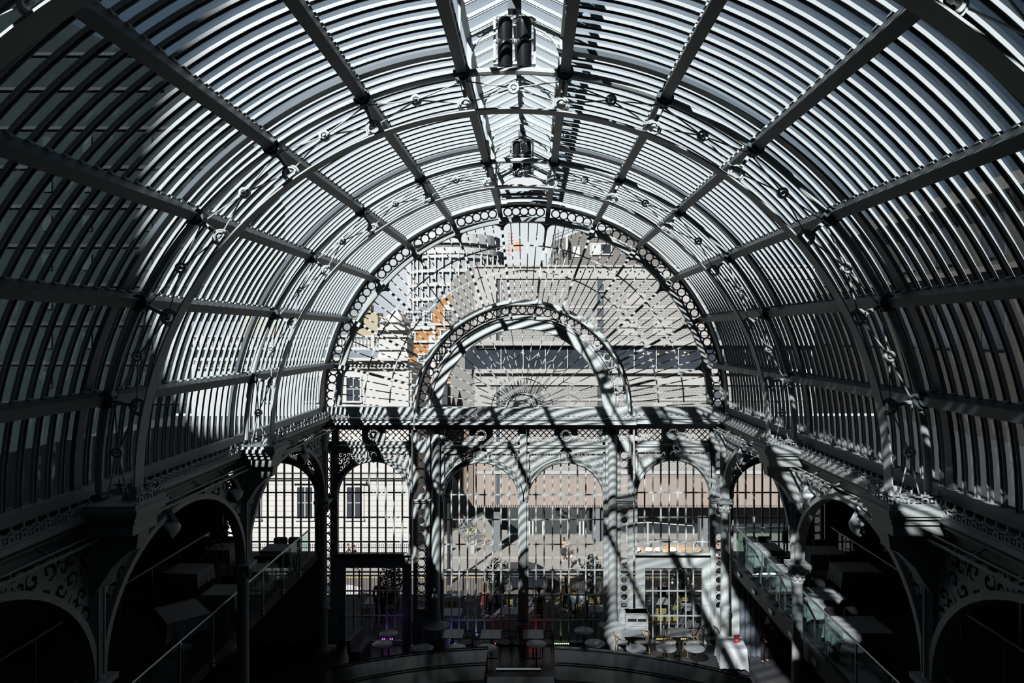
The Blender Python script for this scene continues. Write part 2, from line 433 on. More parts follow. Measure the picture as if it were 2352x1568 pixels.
def cresting(mb, x0, x1, yy, z, h, period=.19, axis='x'):
    n = max(1, int(abs(x1-x0)/period)); 
    for i in range(n):
        c = x0+(x1-x0)*(i+.5)/n; pd = abs(x1-x0)/n
        loc = M(); r_ = h*.26
        loc.ring(0, r_, r_*.55, r_, -.012, .012, n=8)
        loc.bar((-pd*.5, 0, h*.06), (pd*.5, 0, h*.06), h*.1, .03)
        loc.bar((-pd*.5, 0, h*.55), (pd*.5, 0, h*.55), h*.08, .02)
        for q, l_ in ((-.9, .30), (0, .46), (.9, .30)):
            loc.bar((0, 0, h*.5), (math.sin(q)*h*l_, 0, h*.5+math.cos(q)*h*l_), h*.11, .02)
        loc.ring(-pd*.5, h*.3, .001, h*.09, -.012, .012, n=6)
        for v in loc.v:
            pass
        o = len(mb.v)
        mb.v += [(c+v[0], yy+v[1], z+v[2]) if axis == 'x' else (yy+v[1], c+v[0], z+v[2]) for v in loc.v]
        mb.f += [tuple(o+a for a in f) for f in loc.f]
    return mb
for side, sg in (('left', -1), ('right', 1)):
    t = thing('gutter_cornice', f'long moulded cornice with lacy cresting above the {side} arcade', 'cornice')
    pr = [(CX+sg*7.08, 8.18), (CX+sg*7.0, 8.24), (CX+sg*7.0, 8.34), (CX+sg*7.55, 8.34), (CX+sg*7.55, 7.86), (CX+sg*7.30, 7.86), (CX+sg*7.30, 8.0), (CX+sg*7.2, 8.05), (CX+sg*7.2, 8.18)]
    mb = M().add([(p[0], yy, p[1]) for yy in (.6, GY-.3) for p in pr], [tuple(range(9)), tuple(range(9, 18))[::-1]]+[(i, (i+1) % 9, (i+1) % 9+9, i+9) for i in range(9)])
    obj('moulding', mb, PAINT, t)
    mb = M(); cresting(mb, 2.0, GY-.3, CX+sg*7.04, 8.34, .27, .24, 'y'); obj('cresting', mb, PAINT, t)
    mb = M()
    for xx, zz, rr in ((6.86, 7.92, .028), (6.93, 8.0, .02), (7.12, 8.13, .018)):
        mb.tube([(CX+sg*xx, 2, zz), (CX+sg*xx, GY-.35, zz)], rr, 6)
    obj('conduit', mb, PAINT, t, smooth=True)
    mb = M(); yy = 3.2
    while yy < GY-1:
        mb.bar((CX+sg*6.84, yy, 7.9), (CX+sg*7.3, yy, 8.12), .025, .03); mb.bar((CX+sg*6.9, yy+.3, 7.98), (CX+sg*7.3, yy+.3, 7.9), .02, .02); yy += 1.19
    obj('pipe_brackets', mb, PAINT, t)
    # impost blocks under truss feet
    for j, yy in enumerate(RIBS):
        w_ = ('nearest the gable', 'in the middle', 'nearest the camera')[j]
        b_ = thing('impost_block', f'moulded iron block carrying the truss foot on the {side}, {w_}', 'bracket', (CX+sg*6.7, yy, 8.2), group='blocks carrying the truss feet')
        mb = M()
        for (e_, z0, z1) in ((.0, -.22, -.02), (.05, -.02, .08), (.10, .08, .14), (.14, .14, .24), (.10, .24, .30)): mb.box(-.42-e_, .45, -.36-e_, .36+e_, z0, z1)
        obj('moulded_block', mb if sg < 0 else mb, PAINT, b_)
        if sg > 0: b_.rotation_euler = (0, 0, 0)
        else: b_.rotation_euler = (0, 0, pi)
        mb = M(); cresting(mb, -.5, .4, -.44, .30, .27, .22, 'x'); cresting(mb, -.42, .42, -.5, .30, .27, .22, 'y'); obj('cresting', mb, PAINT, b_)
        mb = M().prism([(-.40, -.22), (.45, -.22), (.45, -1.35), (.30, -1.2), (.05, -.8), (-.22, -.55), (-.36, -.5)], -.16, .16)
        obj('console', mb, PAINT, b_)

# columns
def column_mesh(z0, z1):
    h = z1-z0
    return [(.001, z0), (.24, z0), (.24, z0+.12), (.19, z0+.18), (.165, z0+.24), (.155, z0+1.55), (.18, z0+1.6), (.185, z0+1.68), (.16, z0+1.72), (.15, z0+1.8), (.135, z1-.42), (.15, z1-.40), (.15, z1-.36), (.135, z1-.34)]
def make_col(label):
    t = thing('iron_column', label, 'column', group='slender arcade columns')
    obj('shaft', M().lathe(column_mesh(0, 5.35), (0, 0, 0), 20), PAINT, t, smooth=True)
    mb = M().lathe([(.135, 5.0), (.15, 5.08), (.17, 5.2), (.23, 5.3), (.23, 5.35), (.001, 5.35)], (0, 0, 0), 16)
    for k in range(8):
        a = 2*pi*k/8
        for z_, r_, o_ in ((5.08, .155, .055), (5.2, .18, .06)):
            a2 = a+(pi/8 if z_ > 5.1 else 0)
            mb.ball((r_*math.cos(a2), r_*math.sin(a2), z_), o_, 6, 1, 1, 1.3)
    obj('capital', mb, PAINT, t, smooth=True)
    mb = M().box(-.26, .26, -.26, .26, 5.35, 5.45)
    mb.lathe([(.17, 5.45), (.15, 5.55), (.15, 7.3), (.2, 7.5), (.24, 7.86)], (0, 0, 0), 16)
    for k in range(8):
        a = 2*pi*k/8+.2; mb.tube([(.15*math.cos(a), .15*math.sin(a), 5.5), (.15*math.cos(a), .15*math.sin(a), 7.2)], .025, 5)
    obj('upper_shaft', mb, PAINT, t, smooth=True)
    return t
COLX = 7.15
cp = None
cw = ['beside the street gable', 'below the gable-side truss', 'below the middle truss', 'nearest the camera']
for side, sg in (('left', -1), ('right', 1)):
    for j, yy in enumerate(COLY):
        lab = f'tall iron column with leafy capital in the {side} arcade, {cw[j]}'
        if cp is None: cp = make_col(lab); o = cp
        else: o = dup(cp, label=lab)
        o.location = (CX+sg*COLX, yy, 0)

# filigree plates: cells kept where a curling pattern is solid
def filigree(mb, inside, x0, x1, z0, z1, cell, y0, y1, seed=1, solid=-.25, plane='x', f=1.0):
    rnd = random.Random(seed); seeds = []
    st = .20*f; zz = z0
    while zz < z1+st:
        xx = x0
        while xx < x1+st: seeds.append((xx+rnd.uniform(-.05, .05)*f, zz+rnd.uniform(-.05, .05)*f, rnd.choice((-1, 1)), rnd.random()*6)); xx += st
        zz += st
    nx = int((x1-x0)/cell); nz = int((z1-z0)/cell); keep = set()
    for i in range(nx):
        for j in range(nz):
            x = x0+(i+.5)*cell; z = z0+(j+.5)*cell
            if not inside(x, z): continue
            b = min(seeds, key=lambda s_: (s_[0]-x)**2+(s_[1]-z)**2); dx, dz = x-b[0], z-b[1]; r_ = math.hypot(dx, dz)
            v = math.sin(b[2]*math.atan2(dz, dx)*1+r_*58/f+b[3])
            if v > solid or r_ > .105*f: keep.add((i, j))
    idx = {}
    def vid(i, j, k):
        q = (i, j, k)
        if q not in idx:
            idx[q] = len(mb.v); x = x0+i*cell; z = z0+j*cell; yv = y0 if k == 0 else y1
            mb.v.append((x, yv, z) if plane == 'x' else (yv, x, z))
        return idx[q]
    for (i, j) in keep:
        for k in (0, 1): mb.f.append((vid(i, j, k), vid(i+1, j, k), vid(i+1, j+1, k), vid(i, j+1, k)))
        for (di, dj, e_) in ((1, 0, ((1, 0), (1, 1))), (-1, 0, ((0, 0), (0, 1))), (0, 1, ((0, 1), (1, 1))), (0, -1, ((0, 0), (1, 0)))):
            if (i+di, j+dj) not in keep:
                (a, b), (c, d) = e_; mb.f.append((vid(i+a, j+b, 0), vid(i+c, j+d, 0), vid(i+c, j+d, 1), vid(i+a, j+b, 1)))
    return mb

# arcade arches between the columns
def arcade(Ya, Yb):
    """elliptical arch in local (y,z), plane x=0, from Ya to Yb"""
    cyy = (Ya+Yb)/2; hs = abs(Yb-Ya)/2-.16; z0, hz = 5.5, 2.2; n = 28
    pin = [(cyy-hs*math.cos(pi*i/n), z0+hz*math.sin(pi*i/n)) for i in range(n+1)]
    pout = [(cyy-(hs+.12)*math.cos(pi*i/n), z0+(hz+.12)*math.sin(pi*i/n)) for i in range(n+1)]
    mb = M()
    for i in range(n):
        mb.prism([pin[i], pin[i+1], pout[i+1], pout[i]], -.12, .12, 'x')
    sps = []
    def ins(y_, z_):
        q = ((y_-cyy)/(hs+.12))**2+(max(0, z_-z0)/(hz+.12))**2
        return q > 1 and z_ > z0
    for (a, b, sd) in ((min(Ya, Yb)+.15, cyy-.9, 3), (cyy+.9, max(Ya, Yb)-.15, 5)):
        sps.append(filigree(M(), ins, a, b, 6.1, 7.84, .03, -.02, .02, sd, -.1, 'y', 1.5))
    return mb, sps
ap = {}
for side, sg in (('left', -1), ('right', 1)):
    prs = [(COLY[1], COLY[0]), (COLY[2], COLY[1]), (COLY[3], COLY[2]), (-.3, COLY[3])]
    for j, (a, b) in enumerate(prs[:3]):
        lab = f'openwork iron arch between columns of the {side} arcade, ' + ('next to the gable', 'between the two farther trusses', 'next to the camera')[j]
        t = thing('arcade_arch', lab, 'arch', group='iron arches of the side arcades')
        if j not in ap:
            m1, m2 = arcade(a, b); o1 = obj('arch_ring', m1, PAINT, t); ap[j] = [o1]+[obj('spandrel', q, PAINT, t) for q in m2]
        else:
            for q in ap[j]: c_ = q.copy(); C.objects.link(c_); c_.parent = t
        t.location = (CX+sg*COLX, 0, 0)

# loudspeakers under the cornices
WP = mat('pale_plastic', (.62, .65, .67), .4, noise=.03)
def speaker():
    t = thing('loudspeaker', 'x', 'loudspeaker', group='rounded loudspeakers under the cornices')
    mb = M().lathe([(.001, -.02), (.09, 0), (.15, .07), (.18, .18), (.19, .28), (.17, .30), (.02, .26), (.001, .26)], (0, 0, 0), 18, axis='y')
    obj('housing', mb, WP, t, smooth=True)
    obj('bracket', M().box(-.11, .11, .02, .1, .05, .36).box(-.04, .04, .0, .1, .3, .42), WP, t)
    obj('driver', M().lathe([(.001, .20), (.06, .2), (.07, .285), (.001, .285)], (0, 0, 0), 14, axis='y'), DARKP, t, smooth=True)
    return t
spk = speaker(); done = False
for side, sg, lst in (('left', -1, ((22.0, 'closest to the gable window'), (17.0, 'beside the truss foot'), (14.0, 'nearest the camera'))), ('right', 1, ((22.0, 'closest to the gable window'), (17.6-.9, 'beside the truss foot'), (14.2, 'nearest the camera')))):
    for yy, w_ in lst:
        lab = f'pale rounded loudspeaker under the {side} cornice, {w_}'
        if not done: o = spk; o['label'] = lab; done = True
        else: o = dup(spk, label=lab)
        o.location = (CX+sg*6.95, yy, 7.45); o.rotation_euler = (R(-25), 0, R(180 - sg*-35) if sg > 0 else R(180-35))
# ================================================================ STREET GABLE
wf = struct('wall_front', 'cast iron street gable with moulded rails, frieze and fanlights')
def P(px, py, Y=GY): x, z = U(px, py, Y); return (x, Y, z)
def pbox(mb, px0, px1, py0, py1, ya, yb):
    """box seen in the photo between these pixels, front face at ya"""
    x0, z0 = U(px0, py1, ya); x1, z1 = U(px1, py0, ya); return mb.box(x0, x1, ya, yb, z0, z1)
Rp = lambda r: r*u
# outer rim and ringed band
obj('arch_rim', M().arc(CX, CZ, [(Rp(458), GY-.52), (Rp(460.5), GY-.52), (Rp(460.5), GY+.02), (Rp(471), GY+.02), (Rp(471), GY+.15), (Rp(458), GY+.15)], -R(91), R(91), 80), PAINT, wf, smooth=True)
mb = M().arc(CX, CZ, [(Rp(455), GY-.05), (Rp(459), GY-.05), (Rp(459), GY+.05), (Rp(455), GY+.05)], -R(91), R(91), 80)
mb.arc(CX, CZ, [(Rp(430), GY-.05), (Rp(434), GY-.05), (Rp(434), GY+.05), (Rp(430), GY+.05)], -R(91), R(91), 80)
bays = [(-R(91), -ANG[5])]+[(-ANG[k+1], -ANG[k]) for k in range(4, -1, -1)]+[(-ANG[0], ANG[0])]+[(ANG[k], ANG[k+1]) for k in range(5)]+[(ANG[5], R(91))]
for (a, b) in bays:
    for k in range(5):
        m_ = (a+b)/2+(k-2)*Rp(18.6)/Rp(445); c = (CX+Rp(444.5)*math.sin(m_), CZ+Rp(444.5)*math.cos(m_))
        mb.ring(c[0], c[1], Rp(8.0), Rp(10.9), GY-.03, GY+.03, n=20)
obj('ringed_band', mb, PAINT, wf)
mb = M().arc(CX, CZ, [(Rp(419), GY-.14), (Rp(427), GY-.18), (Rp(430), GY-.18), (Rp(430), GY+.08), (Rp(419), GY+.08)], -R(90), R(90), 80)
obj('arch_moulding', mb, PAINT, wf, smooth=True)
mb = M()
for sg in (-1, 1):
    for a in ANG:
        mb.bar(pol(Rp(416), sg*a, GY-.08), pol(Rp(460), sg*a, GY-.08), .16, .36)
obj('beam_seats', mb, PAINT, wf)

# window_1: outer fanlight
w1 = struct('window_1', 'large semicircular fanlight of radiating bars')
C2 = U(1200, 940)
for r_ in (367, 309):
    obj('ring_bar', M().arc(CX, CZ, [(Rp(r_-1.3), GY), (Rp(r_+1.3), GY), (Rp(r_+1.3), GY+.05), (Rp(r_-1.3), GY+.05)], -R(89), R(89), 64), PAINT, w1)
def spoke(mb, a, r0, w_, d_):
    p = Vector(pol(Rp(419), a, GY+.02)); c = Vector((C2[0], GY+.02, C2[1]-.16)); d = (c-p).normalized()
    # stop on the inner ring
    L = (c-p).length-r0; q = p+d*L
    if q.z < CZ-.02: q = p+d*((p.z-(CZ-.02))/max(1e-6, -d.z)) if d.z < 0 else q
    mb.bar(tuple(p), tuple(q), w_, d_)
for (a, b) in bays:
    if b < R(90): obj('main_spoke', (lambda mm: (spoke(mm, b, Rp(240), .085, .14), mm)[1])(M()), PAINT, w1)
    n_ = 5
    if a < -R(88) or b > R(88): step = R(2.84)
    else: step = (b-a)/5
    for k in range(1, 5):
        aa = (a+k*step) if b < R(90) else (a+k*step)
        if a < -R(88): aa = b-k*step
        mm = M(); spoke(mm, aa, Rp(240), .034, .05); obj('glazing_bar', mm, PAINT, w1)
mb = M()
for (a, b) in bays:        # rounded pane corners
    for q, s_ in ((a, 1), (b, -1)):
        if abs(q) > R(90): continue
        ctr = q+s_*(Rp(3)+.25)/Rp(419)
        pts = [pol(Rp(420), q)[::2], pol(Rp(420), ctr)[::2]]
        for i in range(5):
            t_ = i/4*pi/2; rr = Rp(419)-.25+.25*math.cos(t_); aa = ctr-s_*.25*math.sin(t_)/Rp(419)*1.0
            pts.append(pol(rr, aa)[::2])
        pts.append(pol(Rp(419)-.25, q)[::2]); mb.prism(pts, GY-.02, GY+.05)
obj('corner_fillet', mb, PAINT, w1)
mb = M(); n = 48; mb.v = [(CX, GY+.045, CZ-.05)]+[(CX+Rp(458)*math.cos(pi*i/n), GY+.045, CZ-.05+Rp(458)*math.sin(pi*i/n)) for i in range(n+1)]
mb.f = [(0, i+1, i+2) for i in range(n)]
obj('glass', mb, WGL, w1)

# inner portal arch
ia = thing('inner_portal_arch', 'broad pale moulded arch with ringed outer band around the small fanlight', 'arch')
cx2, cz2 = C2
obj('dark_rim', M().arc(cx2, cz2, [(Rp(239), GY-.66), (Rp(242.5), GY-.66), (Rp(242.5), GY+.0), (Rp(252), GY+.0), (Rp(252), GY+.1), (Rp(239), GY+.1)], -R(90), R(90), 64), PAINT, ia, smooth=True)
mb = M(); 
for r_ in (218, 237): mb.arc(cx2, cz2, [(Rp(r_-1.5), GY-.2), (Rp(r_+1), GY-.2), (Rp(r_+1), GY-.1), (Rp(r_-1.5), GY-.1)], -R(90), R(90), 64)
for k in range(-18, 19):
    a = k*R(4.85); mb.ring(cx2+Rp(228)*math.sin(a), cz2+Rp(228)*math.cos(a), Rp(7.2), Rp(9.6), GY-.18, GY-.12, n=18)
obj('ringed_band', mb, PAINT, ia)
for k in range(-6, 7):
    a = R(7.2)+k*R(14.4) if k < 6 else None
    if a is None or abs(a) > R(88): continue
    mb = M().tube([(cx2+Rp(214)*math.sin(a), GY-.3, cz2+Rp(214)*math.cos(a)), (cx2+Rp(250)*math.sin(a), GY-.3, cz2+Rp(241)*math.cos(a))], .025, 6)
    mb.ball((cx2+Rp(215)*math.sin(a), GY-.3, cz2+Rp(215)*math.cos(a)), .05, 8)
    obj('tie_bar', mb, PAINT, ia)
prof = [(Rp(184), GY+.05), (Rp(184), GY-.14), (Rp(186), GY-.17), (Rp(188), GY-.15), (Rp(207), GY-.17), (Rp(208.5), GY-.23), (Rp(212), GY-.24), (Rp(214.5), GY-.2), (Rp(214.5), GY+.05)]
mb = M().arc(cx2, cz2, prof, -R(90), R(90), 64)
obj('moulded_arch', mb, PAINT, ia, smooth=True)

# window_2: small fanlight
w2 = struct('window_2', 'small semicircular sunburst fanlight above the central windows')
def q2(r, a): return (cx2+Rp(r)*math.sin(a), GY, cz2+Rp(r)*math.cos(a))
obj('ring_bar', M().ring(cx2, cz2, Rp(70), Rp(72), GY-.02, GY+.03, -R(90), R(90), 40), PAINT, w2)
NS = 22
for k in range(NS+1):
    a = -R(88)+R(176)*k/NS
    mb = M().bar(q2(38 if k % 2 == 0 else 71, a), q2(184, a), .026, .04); obj('spoke', mb, PAINT, w2)
mb = M()
for k in range(NS):
    a = -R(88)+R(176)*k/NS; b = -R(88)+R(176)*(k+1)/NS
    ra, rb = (112, 134) if k % 2 == 0 else (134, 112); mb.bar(q2(ra, a), q2(rb, b), .022, .03)
    if k % 2 == 0: mb.bar(q2(71, (a+b)/2), q2(ra, a), .016, .03)
for k in range(26):
    a = -R(88)+R(176)*k/26; b = a+R(176)/52; c = a+R(176)/26
    mb.bar(q2(39, a), q2(70, b), .018, .03); mb.bar(q2(70, b), q2(39, c), .018, .03)
obj('zigzag_bars', mb, PAINT, w2)
mb = M(); mb.v = [(cx2, GY+.045, cz2)]+[(cx2+Rp(184)*math.cos(pi*i/n), GY+.045, cz2+Rp(184)*math.sin(pi*i/n)) for i in range(n+1)]
mb.f = [(0, i+1, i+2) for i in range(n)]; obj('glass', mb, WGL, w2)
hub = thing('fanlight_hub', 'pierced half-round boss at the foot of the small fanlight', 'ornament')
mb = M().ring(cx2, cz2, Rp(37), Rp(40), GY-.28, GY, -R(90), R(90), 40)
obj('rim', mb, PAINT, hub)
mb = M().ring(cx2, cz2, Rp(23), Rp(26), GY-.2, GY-.12, -R(90), R(90), 40).ring(cx2, cz2, Rp(35), Rp(37), GY-.2, GY-.12, -R(90), R(90), 40)
for k in range(12):
    a = -R(82)+R(164)*k/11; mb.ring(cx2+Rp(31)*math.sin(a), cz2+Rp(31)*math.cos(a), Rp(2.7), Rp(4.4), GY-.2, GY-.12, n=12)
obj('pierced_ring', mb, PAINT, hub)
obj('cove', M().arc(cx2, cz2, [(Rp(12), GY-.05), (Rp(14), GY-.16), (Rp(18), GY-.1), (Rp(22), GY-.16), (Rp(24), GY-.2), (Rp(24), GY)], -R(90), R(90), 32), PAINT, hub, smooth=True)
obj('sill_block', M().box(cx2-Rp(27), cx2+Rp(27), GY-.36, GY, cz2-.1, cz2+.0), PAINT, hub)

# rails and cornice
mb = M(); pbox(mb, 742, 1665, 935, 958, GY-.22, GY+.1); obj('bottom_rail', mb, PAINT, wf)
mb = M(); pbox(mb, 950, 1460, 938, 960, GY-.34, GY-.20); obj('centre_rail', mb, PAINT, wf)
def cornice(nm, a, b, off, dp):
    mb = M()
    for (e_, p0, p1) in ((.48, 962, 972), (.56, 971, 975), (.46, 975, 978), (.38, 978, 982), (.24, 982, 986)): pbox(mb, a, b, p0+off, p1+off+.5, GY-e_-dp, GY)
    obj(nm, mb, PAINT, wf)
cornice('cornice', 738, 955, 0, 0); cornice('cornice', 1455, 1672, -2, 0); cornice('centre_cornice', 950, 1462, 0, .14)
mb = M()
for a, b, dp, off in ((740, 950, .52, 0), (951, 1461, .66, 1), (1462, 1672, .52, -2)):
    x0, z0 = U(a, 964+off, GY-dp); x1, _ = U(b, 964, GY-dp); cresting(mb, x0, x1, GY-dp, z0, .25, .19)
obj('cresting', mb, PAINT, wf)

# frieze: solid frame plates with lattice and roundels
def lattice(mb, px0, px1, py0, py1, y_, step=13.6, w_=.034):
    x0, z0 = U(px0, py1, y_); x1, z1 = U(px1, py0, y_); s_ = step*u; h = z1-z0; k = x0-h
    while k < x1:
        for d in (1, -1):
            # line from (k,z0) rising to right (or falling)
            a = (k, z0) if d == 1 else (k, z1); b = (k+h, z1) if d == 1 else (k+h, z0)
            t0 = max(0, (x0-a[0])/h); t1 = min(1, (x1-a[0])/h)
            if t1 > t0:
                A = (a[0]+h*t0, y_, a[1]+(b[1]-a[1])*t0); B = (a[0]+h*t1, y_, a[1]+(b[1]-a[1])*t1); mb.bar(A, B, w_, .03)
        k += s_
def frieze(c, hw, dy):
    """c centre px, hw half width px, dy vertical offset"""
    t = thing('frieze_panel', 'x', 'panel', group='lattice frieze panels above the arched windows')
    y0, y1 = 983+dy, 1014+dy; ya = GY-.10
    mb = M(); pbox(mb, c-hw, c-hw+5, y0, y1+9, ya, GY+.05); pbox(mb, c+hw-5, c+hw, y0, y1+9, ya, GY+.05)
    pbox(mb, c-hw, c+hw, y0-3, y0, ya, GY+.05); pbox(mb, c-hw, c+hw, y1-1, y1+6, ya, GY+.05); pbox(mb, c-hw, c+hw, y1+8, y1+12, ya-.06, GY+.05); pbox(mb, c-hw, c+hw, y1+12, y1+21, ya, GY+.05)
    obj('panel_frame', mb, PAINT, t)
    mb = M(); lattice(mb, c-hw+5, c-26, y0, y1-1, GY-.02); obj('lattice', mb, PAINT, t)
    mb = M(); lattice(mb, c+26, c+hw-5, y0, y1-1, GY-.02); obj('lattice', mb, PAINT, t)
    mb = M(); cxx, czz = U(c, (y0+y1)/2-1, ya); ro = Rp(15); zt = U(c, y0-1, ya)[1]; zb = U(c, y1, ya)[1]; nn = 28
    # plate with a round hole
    hw2 = Rp(27)
    for i in range(nn):
        a, b = 2*pi*i/nn, 2*pi*(i+1)/nn
        def outp(q):
            dx, dz = math.cos(q), math.sin(q); k_ = min(hw2/max(1e-6, abs(dx)), (zt-czz if dz > 0 else czz-zb)/max(1e-6, abs(dz))); return (cxx+dx*k_, czz+dz*k_)
        mb.prism([(cxx+ro*math.cos(a), czz+ro*math.sin(a)), (cxx+ro*math.cos(b), czz+ro*math.sin(b)), outp(b), outp(a)], ya, GY)
    obj('roundel_plate', mb, PAINT, t)
    mb = M().ring(cxx, czz, ro-.03, ro+.02, ya-.03, ya+.05, n=28).ring(cxx, czz, .001, Rp(8.6), ya, GY-.04, n=20)
    for k in range(11):
        a = 2*pi*k/11; mb.ring(cxx+Rp(12)*math.cos(a), czz+Rp(12)*math.sin(a), Rp(1.7), Rp(3.4), GY-.06, GY-.03, n=8)
    obj('rosette', mb, PAINT, t)
    # drop and small boss
    x_, z_ = U(c, 1012+dy, ya-.05); x2_, z2_ = U(c, 1044+dy, ya-.05)
    mb = M().tube([(x_, ya-.05, z_), (x_, ya-.05, z2_+Rp(9))], .03, 6).ring(x2_, z2_, Rp(7.4), Rp(10.5), ya-.08, ya+.06, n=24).ring(x2_, z2_, .001, Rp(5), ya-.06, ya+.02, n=18)
    for k in range(8): a = 2*pi*k/8+.2; mb.bar((x2_+Rp(4.6)*math.cos(a), ya-.02, z2_+Rp(4.6)*math.sin(a)), (x2_+Rp(8)*math.cos(a), ya-.02, z2_+Rp(8)*math.sin(a)), .03, .03)
    mb.tube([(x2_, ya-.05, z2_-Rp(10)), (x2_, ya-.05, z2_-Rp(17))], .035, 6)
    obj('drop_boss', mb, PAINT, t, smooth=True)
    return t
BAYS = [(858, 86, 1, 1143, 83, 'left of the centre pair'), (1105, 89, 2, 1150, 87, 'left of the central post'), (1300, 89, 2, 1150, 87, 'right of the central post'), (1547, 88, -1, 1141, 84, 'right of the centre pair'),
        (645, 82, 1, 1143, 80, 'of the left aisle'), (1763, 82, -1, 1141, 80, 'of the right aisle')]
for c, hw, dy, *_r in BAYS:
    t = frieze(c, hw, dy); t['label'] = f'lattice frieze panel with rosette above the arched window {_r[2]}'

def arched_window(idx, c, hw, top_py, spring, r, bottom, vxs, hys, lab, side=False):
    w_ = struct('window_%d' % idx, lab)
    ya = GY-.10; x_, zs = U(c, spring, ya); rr = r*u
    # arch moulding and straight jambs
    zb = U(c, bottom, ya)[1]; n_ = 30
    mb = M().arc(x_, zs, [(rr-.02, ya-.0), (rr+.03, ya-.12), (rr+.07, ya-.12), (rr+.09, ya-.02), (rr+.16, ya-.10), (rr+.19, ya-.10), (rr+.20, ya-.02), (rr+.20, GY+.05), (rr-.02, GY+.05)], -pi/2, pi/2, n_)
    for sg in (-1, 1): mb.box(min(x_+sg*(rr-.02), x_+sg*(rr+.08)), max(x_+sg*(rr-.02), x_+sg*(rr+.08)), ya-.05, GY+.05, zb, zs)
    obj('arch_moulding', mb, PAINT, w_, smooth=True)
    # spandrels
    zt = U(c, top_py, ya)[1]; hx = hw*u
    for sg in (-1, 1):
        mb = M()
        x0, x1 = (x_-hx, x_-.28) if sg < 0 else (x_+.28, x_+hx)
        ins = lambda x, z, sg=sg: (x-x_)**2+(z-zs)**2 > (rr+.18)**2 and abs(x-x_) > .26
        fm = M()
        fm.box(x0, x1, ya-.06, GY, zt-.06, zt); xe = x0 if sg < 0 else x1
        fm.box(min(xe, xe-sg*.07), max(xe, xe-sg*.07), ya-.06, GY, zs+.0, zt)
        fm.box(min(x_+sg*.22, x_+sg*.29), max(x_+sg*.22, x_+sg*.29), ya-.07, GY, zs+math.sqrt(max(.01, rr*rr-.08)), zt)
        obj('spandrel_frame', fm, PAINT, w_)
        filigree(mb, ins, x0, x1, zs+.05, zt-.05, .016, GY-.05, GY-.02, idx*7+sg+3, -.62, 'x', .75)
        obj('filigree', mb, PAINT, w_)
    mb = M().ring(x_, zt-.11, Rp(10), .26, ya, GY, n=24); obj('boss_plate', mb, PAINT, w_)
    # bars
    for vx in vxs:
        xx = U(vx, 0, GY)[0]; d = abs(xx-x_)
        zt_ = zs+math.sqrt(max(0.0, rr*rr-d*d)) if d < rr else zs
        obj('glazing_bar', M().box(xx-.025, xx+.025, GY-.03, GY+.05, zb, zt_), PAINT, w_)
    mb = M()
    for hy in hys:
        zz = U(0, hy, GY)[1]
        if zz < zb: continue
        mb.box(x_-rr, x_+rr, GY, GY+.04, zz-.022, zz+.022)
    obj('transoms', mb, PAINT, w_)
    n_ = 24; mb = M(); pts = [(x_+rr, zb), (x_+rr, zs)]+[(x_+rr*math.cos(pi*i/n_), zs+rr*math.sin(pi*i/n_)) for i in range(1, n_)]+[(x_-rr, zs), (x_-rr, zb)]
    mb.v = [(a, GY+.045, b) for a, b in pts]; mb.f = [tuple(range(len(pts)))]
    obj('glass', mb, WGL, w_)
    # bottom rail
    mb = M().box(x_-hx, x_+hx, GY-.14, GY+.05, zb-.10, zb+.02); obj('sill', mb, PAINT, w_)
HC = (1136, 1193, 1250, 1309, 1366, 1424); HS = (1131, 1188, 1244)
VR = [1231, 1250, 1269, 1288, 1307, 1326.5, 1345.6, 1366]; VL = [1037, 1055, 1074, 1093.5, 1113, 1132, 1151, 1170]
VS = [1480.6, 1499.7, 1518, 1537, 1556.5, 1575.6, 1593, 1613]
arched_window(3, 1105, 89, 1037, 1150, 87, 1475, VL, HC, 'tall arched window left of the central post')
arched_window(4, 1300, 89, 1037, 1150, 87, 1475, VR, HC, 'tall arched window right of the central post')
arched_window(5, 858, 86, 1036, 1143, 83, 1272, [791+19*k for k in range(8)], HS, 'arched window over the left glazed door')
arched_window(6, 1547, 87, 1034, 1141, 84, 1272, VS, HS, 'arched window over the right glazed door')
arched_window(7, 645, 82, 1036, 1143, 80, 1272, [577+19*k for k in range(8)], HS, 'arched window in the left aisle')
arched_window(8, 1763, 82, 1034, 1141, 80, 1272, [1694+19*k for k in range(8)], HS, 'arched window in the right aisle')

